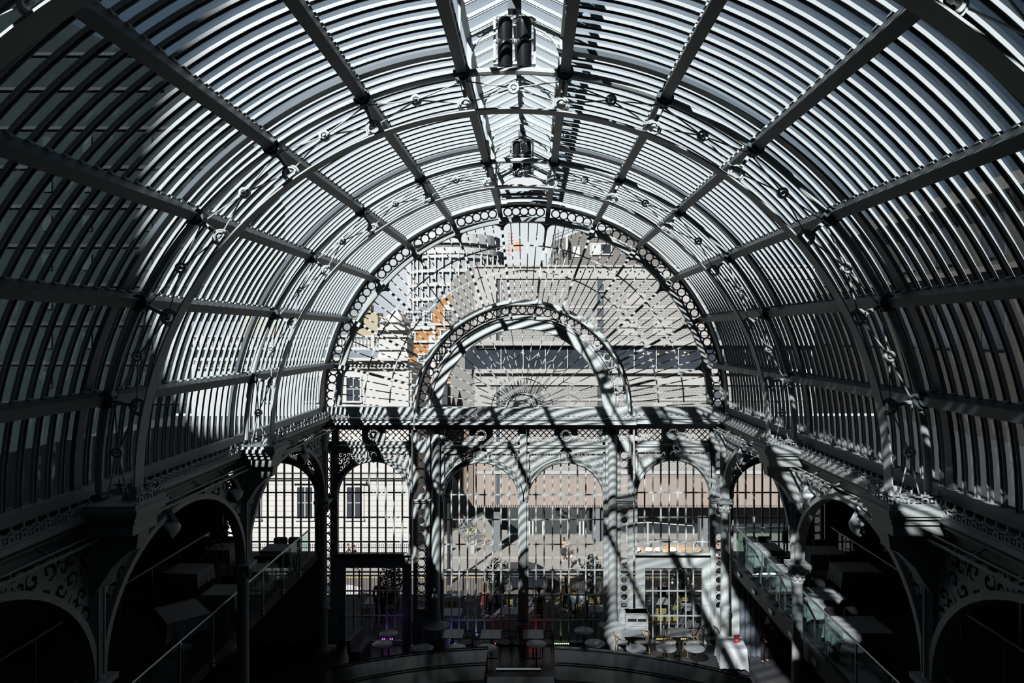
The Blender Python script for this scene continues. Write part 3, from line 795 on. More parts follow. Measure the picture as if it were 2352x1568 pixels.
# wall parts under and between
mb = M(); pbox(mb, 560, 730, 1275, 1480, GY-.05, GY+.1); pbox(mb, 1680, 1850, 1275, 1480, GY-.05, GY+.1)
pbox(mb, 480, 512, 985, 1480, GY-.05, GY+.1); pbox(mb, 545, 565, 985, 1480, GY-.05, GY+.1); pbox(mb, 1895, 2030, 985, 1480, GY-.05, GY+.1); pbox(mb, 1840, 1862, 985, 1480, GY-.05, GY+.1); pbox(mb, 395, 480, 985, 1480, GY-.05, GY+.1)
obj('aisle_panel', mb, PAINT, wf)
mb = M(); pbox(mb, 395, 742, 950, 985, GY-.05, GY+.1); pbox(mb, 1668, 2035, 950, 985, GY-.05, GY+.1); obj('aisle_beam', mb, PAINT, wf)
for nm, c, hw in (('door_1', 858, 86), ('door_2', 1547, 87)):
    d_ = struct(nm, 'glazed garden door under the arched window, ' + ('left' if c < 1000 else 'right'))
    mb = M(); ya = GY-.08; pbox(mb, c-hw, c+hw, 1278, 1300, ya, GY+.05); pbox(mb, c-hw, c+hw, 1275, 1279, ya-.06, GY+.05); pbox(mb, c-hw, c-65, 1300, 1480, ya, GY+.05); pbox(mb, c+66, c+hw, 1300, 1480, ya, GY+.05)
    for sg in (-1, 1):
        for py in (1342, 1388, 1434): pbox(mb, c+sg*76-8, c+sg*76+8, py, py+2, ya-.02, GY)
    obj('panelled_frame', mb, PAINT, d_)
    for k in range(6):
        px = c-46+19*k if c < 1000 else VS[k+1]
        mb = M(); pbox(mb, px-1.3, px+1.3, 1300, 1472, GY-.02, GY+.04); obj('glazing_bar', mb, PAINT, d_)
    mb = M(); 
    for py in (1357, 1414): pbox(mb, c-65, c+66, py-1.3, py+1.3, GY-.01, GY+.03)
    pbox(mb, c-66, c+67, 1300, 1304, GY-.1, GY+.03); pbox(mb, c-66, c+67, 1472, 1477, GY-.1, GY+.03)
    obj('transoms', mb, PAINT, d_)
    x0, z0 = U(c-65, 1475); x1, z1 = U(c+66, 1301); obj('glass', M().add([(x0, GY+.04, z0), (x1, GY+.04, z0), (x1, GY+.04, z1), (x0, GY+.04, z1)], [(0, 1, 2, 3)]), WGL, d_)

# ring-pierced pilasters
def pilaster(c, hw, lab, cut=True, dy=0):
    t = thing('pierced_pilaster', lab, 'pilaster', group='ring-pierced pilasters of the gable')
    ya = GY-.16; ih = 11.5
    mb = M()
    pbox(mb, c-hw, c-ih, 985, 1432, ya, GY+.05); pbox(mb, c+ih, c+hw, 985, 1432, ya, GY+.05)
    pbox(mb, c-ih-1, c+ih+1, 1014+dy, 1037+dy, ya, GY+.05); pbox(mb, c-ih-1, c+ih+1, 1136+dy, 1166+dy, ya, GY+.05); pbox(mb, c-ih-1, c+ih+1, 1400, 1432, ya, GY+.05)
    pbox(mb, c-ih-1, c+ih+1, 983, 986, ya, GY+.05)
    obj('frame', mb, PAINT, t)
    mb = M(); pbox(mb, c-hw-3, c+hw+3, 1147+dy, 1151+dy, ya-.12, GY); pbox(mb, c-hw-1, c+hw+1, 1151+dy, 1155+dy, ya-.06, GY); obj('necking', mb, PAINT, t)
    mb = M(); pbox(mb, c-hw-3, c+hw+3, 1428, 1480, ya-.12, GY+.05); pbox(mb, c-hw-1, c+hw+1, 1420, 1428, ya-.06, GY)
    obj('base', mb, PAINT, t)
    for (a, b, n_) in ((1037+dy, 1136+dy, 5), (1166+dy, 1400, 12)):
        mb = M(); st = (b-a)/n_
        for k in range(n_):
            x_, z_ = U(c, a+st*(k+.5), ya+.03); mb.ring(x_, z_, Rp(8.1), Rp(10.0), ya+.03, ya+.09, n=22)
            for sg in (-1, 1):
                for s2 in (-1, 1):
                    px, pz = x_+sg*Rp(8.6), z_+s2*Rp(8.3); mb.ring(px, pz, .001, Rp(1.5), ya+.04, ya+.08, n=6)
        x0, z0 = U(c-ih, b, ya+.02); x1, z1 = U(c+ih, a, ya+.02)
        mb.box(x0, x0+.025, ya, ya+.1, z0, z1).box(x1-.025, x1, ya, ya+.1, z0, z1).box(x0, x1, ya, ya+.1, z0, z0+.03).box(x0, x1, ya, ya+.1, z1-.03, z1)
        if n_ == 12:
            for k in (3, 6, 9): zz = U(0, a+st*k, ya)[1]; mb.box(x0, x1, ya+.03, ya+.07, zz-.012, zz+.012)
        else: zz = U(0, a+st*2, ya)[1]; mb.box(x0, x1, ya+.03, ya+.07, zz-.012, zz+.012)
        obj('ring_panel', mb, PAINT, t)
    mb = M(); lattice(mb, c-ih, c+ih, 986, 1014+dy, GY-.08, 13.6, .03); x_, z_ = U(c, 1000, GY-.1); mb.ring(x_, z_, .001, .07, GY-.12, GY-.06, n=10); obj('lattice', mb, PAINT, t)
for c, hw, lab in ((750, 21, 'ring-pierced pilaster between the left aisle and left window'), (968, 19, 'ring-pierced pilaster left of the tall central windows'), (1434, 20, 'ring-pierced pilaster right of the tall central windows'),
                (1652, 19, 'ring-pierced pilaster between the right window and right aisle'), (529, 16, 'ring-pierced pilaster in the outer left aisle'), (1877, 16, 'ring-pierced pilaster in the outer right aisle')):
    pilaster(c, hw, lab, dy=0 if c < 1200 else -1)
# big half-round shafts
for c, lab in ((1001, 'thick round iron shaft standing left of the tall central windows'), (1407, 'thick round iron shaft standing right of the tall central windows')):
    t = thing('round_shaft', lab, 'column', group='thick round shafts flanking the central windows')
    x_, _ = U(c, 1000, GY-.22); z1 = U(c, 1006, GY-.22)[1]; z0 = U(c, 1432, GY-.22)[1]
    obj('shaft', M().lathe([(.20, z0), (.185, z0+.3), (.16, z0+.6), (.155, z1-.1)], (x_, GY-.2, 0), 24), PAINT, t, smooth=True)
    obj('capital', M().lathe([(.155, z1-.2), (.18, z1-.18), (.18, z1-.12), (.155, z1-.1), (.15, z1+.05), (.1, z1+.14), (.001, z1+.16)], (x_, GY-.2, 0), 20), PAINT, t, smooth=True)
    obj('base', M().lathe([(.001, 0), (.52, 0), (.52, z0-.10), (.50, z0-.02), (.34, z0+.02), (.24, z0+.08), (.20, z0+.16)], (x_, GY-.24, 0), 28), PAINT, t, smooth=True)
    sg = 1 if c < 1200 else -1
    mb = M(); pbox(mb, c+sg*13-3, c+sg*13+3, 985, 1440, GY-.14, GY+.05); pbox(mb, c+sg*17.5-1.2, c+sg*17.5+1.2, 985, 1470, GY-.04, GY+.05); pbox(mb, c-15, c+15, 985, 1480, GY-.02, GY+.05); obj('jamb', mb, PAINT, t)
t = thing('central_post', 'flat pale iron post between the two tall central windows', 'post')
mb = M(); pbox(mb, 1194, 1209, 983, 1440, GY-.2, GY+.08); obj('post', mb, PAINT, t)
mb = M(); pbox(mb, 1190, 1193.5, 983, 1440, GY-.08, GY+.06); pbox(mb, 1209.5, 1214, 983, 1440, GY-.08, GY+.06); obj('jamb', mb, PAINT, t)
mb = M(); pbox(mb, 1190, 1213, 1436, 1480, GY-.26, GY+.08); pbox(mb, 1188, 1215, 1434, 1437, GY-.3, GY); obj('base', mb, PAINT, t)
# ================================================================ OUTSIDE
SZ = -6.0                                # street level; the hall stands one floor above it
def X(px, Y): return (px-1225)/F*Y
def Z(py, Y): return 11.3-(py-770)/F*Y
def ob(mb, px0, px1, py0, py1, Y, d=.3):
    return mb.box(X(px0, Y), X(px1, Y), Y, Y+d, Z(py1, Y), Z(py0, Y))
STONE = mat('cream_stucco', (.42, .41, .40), .8, noise=.04, scale=.8)
WHITE = mat('white_frames', (.43, .43, .43), .5, noise=.02)
DGL = mat('dark_window', (.03, .035, .045), .12, noise=.3, scale=.6, spec=.5)
GREYR = mat('slate_roof', (.17, .185, .205), .7)
PAVE = bandmat('pale_paving', (.28, .265, .245), (.225, .21, .195), scale=1, mortar=.015, bw=.9, rh=.6, axis='XY')
SETTS = bandmat('brick_setts', (.16, .14, .125), (.10, .09, .085), scale=1, mortar=.02, bw=.22, rh=.12, axis='XY')
ASPH = mat('asphalt', (.25, .24, .225), .9, noise=.12, scale=3)
TPAV = bandmat('terrace_paving', (.15, .155, .165), (.10, .10, .11), scale=1, mortar=.012, bw=.8, rh=.6, axis='XY')
g = M().box(-60, 60, 29.8, 49.2, SZ-.3, SZ); obj('road', g, SETTS, kind='structure')
obj('road', M().box(-60, 60, 49.2, 53.2, SZ-.3, SZ), ASPH, kind='structure')
obj('pavement', M().box(-60, 60, 53.2, 90, SZ-.3, SZ+.06), PAVE, kind='structure')
obj('kerb', M().box(-60, 60, 53.0, 53.2, SZ-.2, SZ+.08), mat('kerb_stone', (.28, .27, .26), .8), kind='structure')
obj('road_line', M().box(-60, 60, 48.8, 48.9, SZ, SZ+.005), mat('yellow_line', (.6, .5, .2), .8), kind='structure')
obj('terrace_floor', M().box(-16, 16, 25.3, 29.8, -.4, 0), TPAV, kind='structure')
obj('terrace_wall', M().box(-16, 16, 29.6, 29.8, -6, -.0), DW, kind='structure')
obj('ground', M().box(-60, 60, -60, 29.6, -6.3, -6.0), ASPH, kind='structure')

# railing of the garden terrace
rail = thing('terrace_railing', 'black upright-bar railing along the edge of the garden terrace', 'railing')
mb = M(); mb.box(-12, 12, 29.4, 29.44, 1.08, 1.14).box(-12, 12, 29.4, 29.44, .95, .98).box(-12, 12, 29.4, 29.44, .08, .12)
xx = -12
while xx <= 12: mb.box(xx-.025, xx+.025, 29.38, 29.46, 0, 1.2); xx += 1.5
obj('frame', mb, BLACK, rail)
mb = M(); xx = -11.9
while xx < 12: mb.box(xx-.009, xx+.009, 29.41, 29.43, .1, .98); xx += .115
obj('uprights', mb, BLACK, rail)['kind'] = 'stuff'

# window helper: a sash window in a facade facing us
def sash(parent, Y, px0, px1, py0, py1, fr=.12, bars=(1, 1), hood=False, dep=.25):
    x0, x1, z0, z1 = X(px0, Y), X(px1, Y), Z(py1, Y), Z(py0, Y)
    mb = M().box(x0-fr, x0, Y-.14, Y+dep, z0, z1).box(x1, x1+fr, Y-.08, Y+dep, z0, z1).box(x0-fr, x1+fr, Y-.08, Y+dep, z1, z1+fr).box(x0-fr*1.3, x1+fr*1.3, Y-.18, Y+dep, z0-fr, z0)
    for k in range(bars[0]): xc = x0+(x1-x0)*(k+1)/(bars[0]+1); mb.box(xc-.03, xc+.03, Y-.07, Y, z0, z1)
    for k in range(bars[1]): zc = z0+(z1-z0)*(k+1)/(bars[1]+1); mb.box(x0, x1, Y-.07, Y, zc-.03, zc+.03)
    if hood: mb.box(x0-.35, x1+.35, Y-.35, Y, z1+.35, z1+.5)
    f = obj('window', mb, WHITE, parent)
    obj('pane', M().box(x0, x1, Y-.04, Y+.02, z0, z1), DGL, f)
    return f

# ---- left cream building
YB = 54.0
bl = thing('cream_building', 'cream stucco building with balustraded parapet and sash windows across the street, left', 'building')
mb = M().box(X(440, YB), X(935, YB), YB, YB+12, SZ, Z(845, YB)); obj('wall', mb, STONE, bl)
mb = M()
for (a, b, d_) in ((822, 828, .9), (828, 834, .6), (834, 846, .3), (1093, 1097, .45), (1097, 1101, .25), (1083, 1085, .2), (1206, 1210, .2)): ob(mb, 440, 937, a, b, YB-d_, d_)
px = 444
while px < 935: ob(mb, px, px+4, 834, 840, YB-.5, .5); px += 9
ob(mb, 870, 935, 770, 822, YB, 3); ob(mb, 868, 938, 812, 822, YB-.3, .4)
obj('entablature', mb, STONE, bl)
mb = M(); py = 1112
while py < 1235: ob(mb, 440, 935, py, py+.9, YB-.012, .03); py += 12.2
for px in (588, 742, 772, 884, 908):
    pass
obj('rustication', mb, mat('joint_grey', (.27, .265, .26), .9), bl)
mb = M(); ob(mb, 440, 935, 798, 803, YB-.2, .5); ob(mb, 440, 935, 770, 774, YB-.2, .5); px = 446
while px < 870:
    zt, zb = Z(774, YB), Z(798, YB); h = zt-zb
    mb.lathe([(.12, 0), (.07, .1*h), (.13, .35*h), (.05, .75*h), (.12, h)], (X(px, YB), YB, zb), 8); px += 8.2
    if int(px) % 57 < 8: ob(mb, px-4, px+4, 768, 803, YB-.25, .6)
obj('balustrade', mb, STONE, bl)
mb = M(); ob(mb, 440, 868, 738, 772, YB+2.5, 6); obj('attic_roof', mb, GREYR, bl)
mb = M(); ob(mb, 815, 868, 718, 772, YB+1.5, 2); ob(mb, 842, 852, 700, 722, YB+1.5, 1); ob(mb, 560, 640, 715, 772, YB+2, 2); obj('chimney', mb, mat('buff_brick', (.32, .28, .2), .9), bl)
mb = M(); ob(mb, 872, 925, 740, 822, YB+.5, 3.5); ob(mb, 866, 930, 752, 758, YB+.1, 4); mb.add([(X(868, YB), YB+.3, Z(740, YB)), (X(928, YB), YB+.3, Z(740, YB)), (X(928, YB), YB+4, Z(740, YB)), (X(868, YB), YB+4, Z(740, YB)), (X(898, YB), YB+2, Z(705, YB))], [(0, 1, 4), (1, 2, 4), (2, 3, 4), (3, 0, 4)])
obj('corner_turret', mb, STONE, bl)
mb = M()
for px in (880, 917): mb.ball((X(px, YB), YB+.3, Z(735, YB)), .28, 10); 
obj('stone_ball', mb, STONE, bl, smooth=True)
mb = M(); mb.tube([(X(938, YB), YB-.1, SZ), (X(938, YB), YB-.1, Z(850, YB))], .09, 8).tube([(X(945, YB), YB-.1, SZ), (X(945, YB), YB-.1, Z(850, YB))], .07, 8)
obj('drain_pipes', mb, STONE, bl)
for (a, b, c, d, br) in ((797, 827, 866, 920, (1, 1)), (600, 628, 866, 920, (1, 1)), (700, 728, 866, 920, (1, 1)), (798, 832, 1118, 1190, (1, 1)), (684, 718, 1118, 1190, (1, 1)), (572, 597, 1118, 1190, (1, 1)), (470, 500, 1118, 1190, (1, 1))):
    sash(bl, YB, a, b, c, d, .14, br, hood=c > 1000)
# area railing in front of the building
ar = thing('area_railing', 'black spear-headed railing in front of the cream building', 'railing')
mb = M(); YR = 52.4; zt = SZ+1.25
mb.box(X(440, YR), X(945, YR), YR, YR+.04, SZ+.15, SZ+.2).box(X(440, YR), X(945, YR), YR, YR+.04, SZ+1.0, SZ+1.05); obj('frame', mb, BLACK, ar)
mb = M(); px = 520
while px < 945:
    x_ = X(px, YR); mb.tube([(x_, YR, SZ), (x_, YR, zt-.1), (x_, YR, zt-.02), (x_, YR, zt+.08)], [.016, .016, .04, .004], 4); px += 4.4
obj('spears', mb, BLACK, ar)['kind'] = 'stuff'

# ---- orange brick building
YO = 76.0
OB = mat('orange_brick', (.31, .155, .06), .85, noise=.06, scale=2)
bo = thing('orange_building', 'orange brick building with white banded windows behind the cream one', 'building')
mb = M(); ob(mb, 922, 1075, 715, 1010, YO, 8); mb.prism([(X(1000, YO), Z(715, YO)), (X(1060, YO), Z(715, YO)), (X(1060, YO), Z(660, YO)), (X(1038, YO), Z(668, YO)), (X(1012, YO), Z(690, YO))], YO, YO+8); obj('wall', mb, OB, bo)
mb = M()
for py in (742, 782, 860): ob(mb, 920, 1077, py, py+5, YO-.25, .3)
ob(mb, 1018, 1062, 700, 712, YO-.2, .3); ob(mb, 985, 1000, 770, 860, YO-.1, .2); ob(mb, 930, 1000, 742, 757, YO-.2, .3)
obj('white_bands', mb, WHITE, bo)
for (a, b, c, d) in ((932, 948, 718, 738), (955, 970, 718, 738), (976, 990, 716, 738), (1022, 1036, 715, 738), (1042, 1058, 715, 738), (1014, 1026, 758, 778), (1034, 1044, 758, 778), (962, 980, 815, 855), (1002, 1018, 790, 830), (1026, 1036, 790, 830), (955, 975, 880, 915), (1000, 1018, 880, 915), (1030, 1044, 880, 915), (940, 952, 765, 780)):
    sash(bo, YO, a, b, c, d, .16, (2, 2))
mb = M().prism([(X(950, YO), Z(715, YO)), (X(1010, YO), Z(715, YO)), (X(1040, YO), Z(678, YO)), (X(1020, YO), Z(672, YO))], YO+.5, YO+7); obj('slate_roof', mb, GREYR, bo)

# ---- round tower far behind
YT = 98.0
rt = thing('round_tower', 'tall round white office tower far behind, left of the crown', 'building')
tx = X(1048, YT+7); tr_ = 116*(YT)/F
zt = Z(532, YT)
mb = M().lathe([(tr_-.35, -6), (tr_-.35, zt-2.2), (.001, zt-2.2)], (tx, YT+7, 0), 40)
obj('drum', mb, mat('tower_glass', (.30, .32, .34), .4), rt)  # glass paled, distance haze put into its colour
mb = M(); z_ = zt-3.2
TW = mat('tower_concrete', (.43, .435, .44), .7, noise=.03)
while z_ > 8:
    mb.lathe([(tr_-.3, z_-.55), (tr_+.05, z_-.5), (tr_+.05, z_-.1), (tr_-.3, z_)], (tx, YT+7, 0), 40); z_ -= 2.05
n_ = 40
for k in range(n_):
    a = 2*pi*k/n_; c_, s_ = math.cos(a), math.sin(a)
    if s_ > .25: continue
    x_, y_ = tx+tr_*c_, YT+7+tr_*s_
    mb.tube([(x_, y_, 6), (x_, y_, zt-3)], .16, 4)
mb.lathe([(tr_-.2, zt-3.2), (tr_+.15, zt-3.1), (tr_+.15, zt-2.3), (tr_-.2, zt-2.2)], (tx, YT+7, 0), 40)
mb.lathe([(tr_-.9, zt-1.5), (tr_-.5, zt-1.5), (tr_-.5, zt-.1), (tr_-.7, zt), (.001, zt)], (tx, YT+7, 0), 40)
obj('window_grid', mb, TW, rt)
mb = M().lathe([(tr_-1.0, zt-2.2), (tr_-.9, zt-2.2), (tr_-.9, zt-1.4), (tr_-1.0, zt-1.4)], (tx, YT+7, 0), 40); obj('roof_screen', mb, mat('screen_dark', (.12, .12, .13), .6), rt)
# crane cab
cr = thing('crane', 'small orange crane head on the skyline right of the round tower', 'crane')
YC = 120.0
mb = M(); ob(mb, 1182, 1195, 555, 572, YC, 2); obj('cab', mb, mat('crane_orange', (.55, .27, .13), .5), cr)
mb = M()
for k in range(7): ob(mb, 1168, 1178, 535+k*8, 537+k*8, YC, .3)
ob(mb, 1168, 1169.5, 535, 996, YC, .2); ob(mb, 1176.5, 1178, 535, 996, YC, .2); ob(mb, 1150, 1200, 572, 575, YC, .3)
obj('mast', mb, mat('crane_red', (.5, .3, .28), .6), cr)

# ---- office building across the street
YF = 57.0
of = thing('office_building', 'long pale panelled office building with dark strip windows facing the gable', 'building')
CLAD = mat('pale_cladding', (.33, .32, .31), .8, noise=.04, scale=.5); PINK = bandmat('pink_slats', (.29, .24, .215), (.235, .195, .175), scale=1, mortar=.03, bw=.12, rh=6, axis='XZ')
SIDE = mat('tan_cladding', (.27, .215, .17), .8, noise=.05, scale=.6)
cx0, cx1, z0, z1 = X(1090, YF), 26.0, Z(1165, YF), Z(611, YF)
plan = [(cx0, YF), (cx1, YF), (cx1, YF+22), (X(1035, 72.6), 72.6)]
obj('main_block', M().prism(plan, z0, z1, 'z'), CLAD, of)
BR = bandmat('mesh_brick', (.185, .18, .175), (.27, .265, .26), scale=1, mortar=.06, bw=.30, rh=.20, axis='XZ')
mb = M()
for (a, b) in ((645, 702), (708, 728), (734, 782), (888, 915), (922, 950), (956, 1082)):
    for (c, d) in ((1150, 1372), (1388, 1640), (1655, 1940)): ob(mb, c, d, a, b, YF-.06, .1)
obj('mesh_panels', mb, BR, of)
mb = M()
for (a, b, d_) in ((608, 613, .25), (613, 640, .12), (782, 793, .5), (848, 857, .55), (857, 884, .2), (1082, 1088, .15)):
    ob(mb, 1090, 1940, a, b, YF-d_, d_)
for px in range(1150, 1940, 51):
    for (a, b) in ((645, 790), (885, 1082)): ob(mb, px, px+1.6, a, b, YF-.12, .1)
for (a, b) in ((667, 670), (702, 708), (728, 734), (752, 754), (915, 920), (950, 956), (985, 988), (1020, 1024)): ob(mb, 1150, 1940, a, b, YF-.1, .1)
for (c, a, b) in ((1440, 672, 700), (1500, 736, 770), (1560, 672, 700), (1420, 736, 770), (1600, 736, 770), (1500, 924, 948), (1250, 736, 770), (1300, 924, 948)): ob(mb, c, c+44, a, b, YF-.1, .1)
obj('ledges', mb, CLAD, of)
mb = M(); 
for px in range(1140, 1700, 21): mb.ball((X(px, YF-.6), YF-.6, Z(612, YF-.6)), .07, 6)
obj('parapet_lights', mb, DARKP, of)
f_ = obj('strip_window', (lambda m_: (ob(m_, 1068, 1640, 794, 848, YF-.03, .2), ob(m_, 1655, 1940, 794, 848, YF-.03, .2), m_)[2])(M()), DGL, of)
mb = M()
for px in range(1150, 1940, 51): ob(mb, px, px+1.6, 794, 848, YF-.1, .1)
obj('window_bar', mb, WHITE, f_)
WL = mat('warm_bulb', (1, .7, .3), .5, noise=0, emit=(1, .6, .2), es=6)
for px, py in ((1478, 812), (1512, 813), (1531, 809), (1573, 809), (1581, 813)):
    l_ = obj('pendant_bulb', M().ball((X(px, YF-.12), YF-.12, Z(py, YF-.12)), .06, 8), WL, of)
mb = M()
for (a, b) in ((1140, 1148), (1372, 1387), (1640, 1655)): ob(mb, a, b, 640, 1165, YF-.02, .2)
obj('shadow_joints', mb, mat('joint_dark', (.06, .07, .08), .6), of)
mb = M(); ob(mb, 1150, 1640, 1088, 1098, YF-.08, .1); ob(mb, 1655, 1940, 1088, 1098, YF-.08, .1); obj('vent_strip', mb, mat('vent_grey', (.20, .18, .17), .7), of)
mb = M(); ob(mb, 1150, 1636, 1098, 1160, YF-.12, .14); ob(mb, 1660, 1940, 1098, 1160, YF-.12, .14); ob(mb, 1092, 1138, 1040, 1160, YF-.1, .12); obj('slatted_fascia', mb, PINK, of)
mb = M(); px = 1092
while px < 1940: ob(mb, px, px+3, 1159, 1165, YF-.16, .14); px += 5.2
obj('drip_teeth', mb, PINK, of)
mb = M(); a = (cx0-.02, YF); b = (X(1035, 72.6)-.02, 72.6)
mb.add([(a[0], a[1], z0+.1), (b[0], b[1], z0+.1), (b[0], b[1], z0+6.5), (a[0], a[1], z0+6.5)], [(0, 1, 2, 3)]); mb.add([(a[0]-.1, a[1], z0+.1), (b[0]-.1, b[1], z0+.1), (b[0]-.1, b[1], z0+6.5), (a[0]-.1, a[1], z0+6.5)], [(0, 1, 2, 3)])
obj('side_cladding', mb, SIDE, of)
# left wing tower part
mb = M(); ob(mb, 1100, 1140, 640, 800, YF-.2, .3); obj('wing_panels', mb, CLAD, of)
# shopfront
DARKF = mat('shop_dark', (.018, .022, .027), .35, noise=.2)
mb = M().box(X(1165, 59.5), 26, 59.5, 60, SZ, z0); obj('shopfront', mb, DARKF, of)
mb = M()
for px in (1216, 1224, 1247, 1305, 1332, 1340): mb.box(X(px, 59)-.06, X(px, 59)+.06, 59.0, 59.1, SZ, z0)
obj('shop_mullions', mb, WHITE, of)
obj('shop_glass', M().box(X(1165, 59.2), X(1362, 59.2), 59.2, 59.22, SZ, z0), glassmat('shop_glass', (.6, .72, .7), .15), of)
mb = M().box(X(1130, 54.5), X(1149, 54.5), 54.5, 55.6, SZ, z0).box(X(1362, 57), X(1378, 57), 57, 58, SZ, z0).box(X(1608, 55.5), X(1626, 55.5), 55.5, 56.3, SZ, Z(1190, 55.5))
obj('pillar', mb, mat('pillar_grey', (.13, .14, .15), .5), of)
mb = M().box(X(1375, 57.5), X(1392, 57.5), 57.4, 57.5, SZ+.1, SZ+3); obj('notice_board', mb, mat('board_grey', (.07, .08, .09), .6), of)
obj('paper_notice', M().box(X(1367, 57.2), X(1375, 57.2), 57.2, 57.25, Z(1231, 57.2), Z(1221, 57.2)), WHITE, of)
# shadowed building at the far end of the alley, the shadow put into its colour
ba = thing('alley_building', 'building closing the alley behind the parked bicycles, coloured dark as in shadow', 'building')
obj('wall', M().box(-20, -9.2, 73.2, 75.6, SZ, 6), mat('alley_shadow', (.05, .055, .06), .8), ba)
mb = M().box(-14.2, -13.6, 70, 73.2, SZ, 3); obj('pier', mb, mat('alley_pier', (.09, .095, .1), .8), ba)
# rooftop block and aerials
rb = thing('rooftop_block', 'dark brick rooftop block with one white window above the office parapet', 'building')
YK = 66.0
mb = M().prism([(X(1268, YK), 16.9), (X(1268, YK), Z(556, YK)), (X(1340, YK), Z(528, YK)), (X(1600, YK), Z(528, YK)), (X(1600, YK), 16.9)], YK, YK+6); obj('wall', mb, bandmat('dark_brick', (.115, .108, .105), (.2, .19, .18), scale=1, mortar=.02, bw=.5, rh=.16, axis='XZ'), rb)
f_ = sash(rb, YK, 1357, 1403, 561, 583, .1, (1, 0)); obj('open_casement', (lambda m_: (ob(m_, 1357, 1379, 561, 583, YK-.05, .05), m_)[1])(M()), WHITE, rb)
mb = M(); ob(mb, 1316, 1332, 566, 590, YK-.1, .1); obj('blind_window', mb, WHITE, rb)
mb = M()
for (a, b) in (((1268, 550), (1340, 520)), ((1268, 543), (1340, 513))): mb.tube([(X(a[0], YK), YK-.2, Z(a[1], YK)), (X(b[0], YK), YK-.2, Z(b[1], YK)), (X(1470, YK), YK-.2, Z(b[1], YK))], .05, 4)
for px in (1275, 1290, 1305, 1320, 1335, 1360, 1400, 1440): mb.tube([(X(px, YK), YK-.2, Z(513+max(0, 1340-px)*.42, YK)), (X(px, YK), YK-.2, Z(535, YK))], .04, 4)
obj('roof_railing', mb, DARKP, rb)
k = 0
for px, a, b, w_ in ((1255, 540, 582, 'nearest the crown gap'), (1302, 538, 575, 'in front of the brick corner')):
    t = thing('phone_aerial', f'slim white rooftop aerial panel on a pole, {w_}', 'aerial', group='rooftop aerials')
    mb = M(); ob(mb, px-2.2, px+2.2, a, b, YK-1, .3); obj('panel', mb, WHITE, t); mb = M(); mb.tube([(X(px, YK-1), YK-.6, 17.05), (X(px, YK-1), YK-.6, Z(a-3, YK-1))], .05, 5); obj('pole', mb, STEEL, t)
t = thing('mast_aerial', 'thin rooftop mast with small aerials left of the brick block', 'aerial')
mb = M()
for px, a in ((1276, 515), (1283, 525), (1268, 560), (1290, 570)): mb.tube([(X(px, YK-1), YK-.7, 17.05), (X(px, YK-1), YK-.7, Z(a, YK-1))], .05, 5)
for px, py in ((1270, 550), (1264, 575), (1270, 590), (1284, 560)): ob(mb, px, px+12, py, py+1.5, YK-1, .1); ob(mb, px, px+3, py-5, py+8, YK-1.1, .2)
obj('poles', mb, STEEL, t)

# ---- buildings beside the hall, seen through the roof
YN = 60.0
bs = thing('neighbour_building', 'tall greenish building, coloured dark as if shaded, seen through the left roof glass', 'building')
NB = mat('neighbour_shaded', (.011, .016, .017), .9, noise=.15, scale=.3, spec=.05)  # the sun reaches this face, so its shade is put into the dark colour
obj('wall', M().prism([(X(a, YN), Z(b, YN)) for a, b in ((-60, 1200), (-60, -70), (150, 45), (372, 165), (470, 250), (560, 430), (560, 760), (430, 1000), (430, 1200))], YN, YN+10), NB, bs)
mb = M()
for b in (120, 200, 290, 380, 470, 560, 650, 740, 830, 920): ob(mb, -60, 372 if b < 260 else 520, b, b+7, YN-.2, .3)
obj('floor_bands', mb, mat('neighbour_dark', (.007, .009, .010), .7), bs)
mb = M()
for a in range(-40, 520, 46):
    for b in (300, 390, 480, 570, 660, 750, 840):
        if (a*7+b) % 5 < 2: ob(mb, a, a+20, b+14, b+50, YN-.12, .2)
obj('windows', mb, mat('shaded_blind', (.022, .03, .03), .9, spec=.05), bs)['kind'] = 'stuff'  # window colour darkened with the same painted shade as the wall
bs = thing('neighbour_building', 'tan stone building seen through the right roof glass', 'building')
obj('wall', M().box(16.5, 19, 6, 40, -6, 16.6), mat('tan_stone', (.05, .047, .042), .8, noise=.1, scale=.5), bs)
mb = M().box(16.1, 16.6, 6, 40, 16.3, 16.8).box(16.3, 16.5, 6, 40, 13.6, 13.8); obj('string_courses', mb, mat('tan_dark', (.14, .13, .12), .8), bs)
mb = M(); yy = 7
while yy < 38:
    for z_ in (10.8, 14.1): mb.box(16.44, 16.5, yy, yy+1.2, z_, z_+1.8)
    yy += 2.8
obj('windows', mb, DGL, bs)['kind'] = 'stuff'
# the tall stage-like block beside and behind the hall that cuts off the low sun
bt = thing('tall_block', 'tall slope-topped block rising behind and left of the hall, out of view', 'building')
obj('wall', M().prism([(-24, -6), (-24, 41.4), (-6.75, 26.8), (.9, 25.4), (.9, -6)], -20.5, -16.6, 'x'), DW, bt)

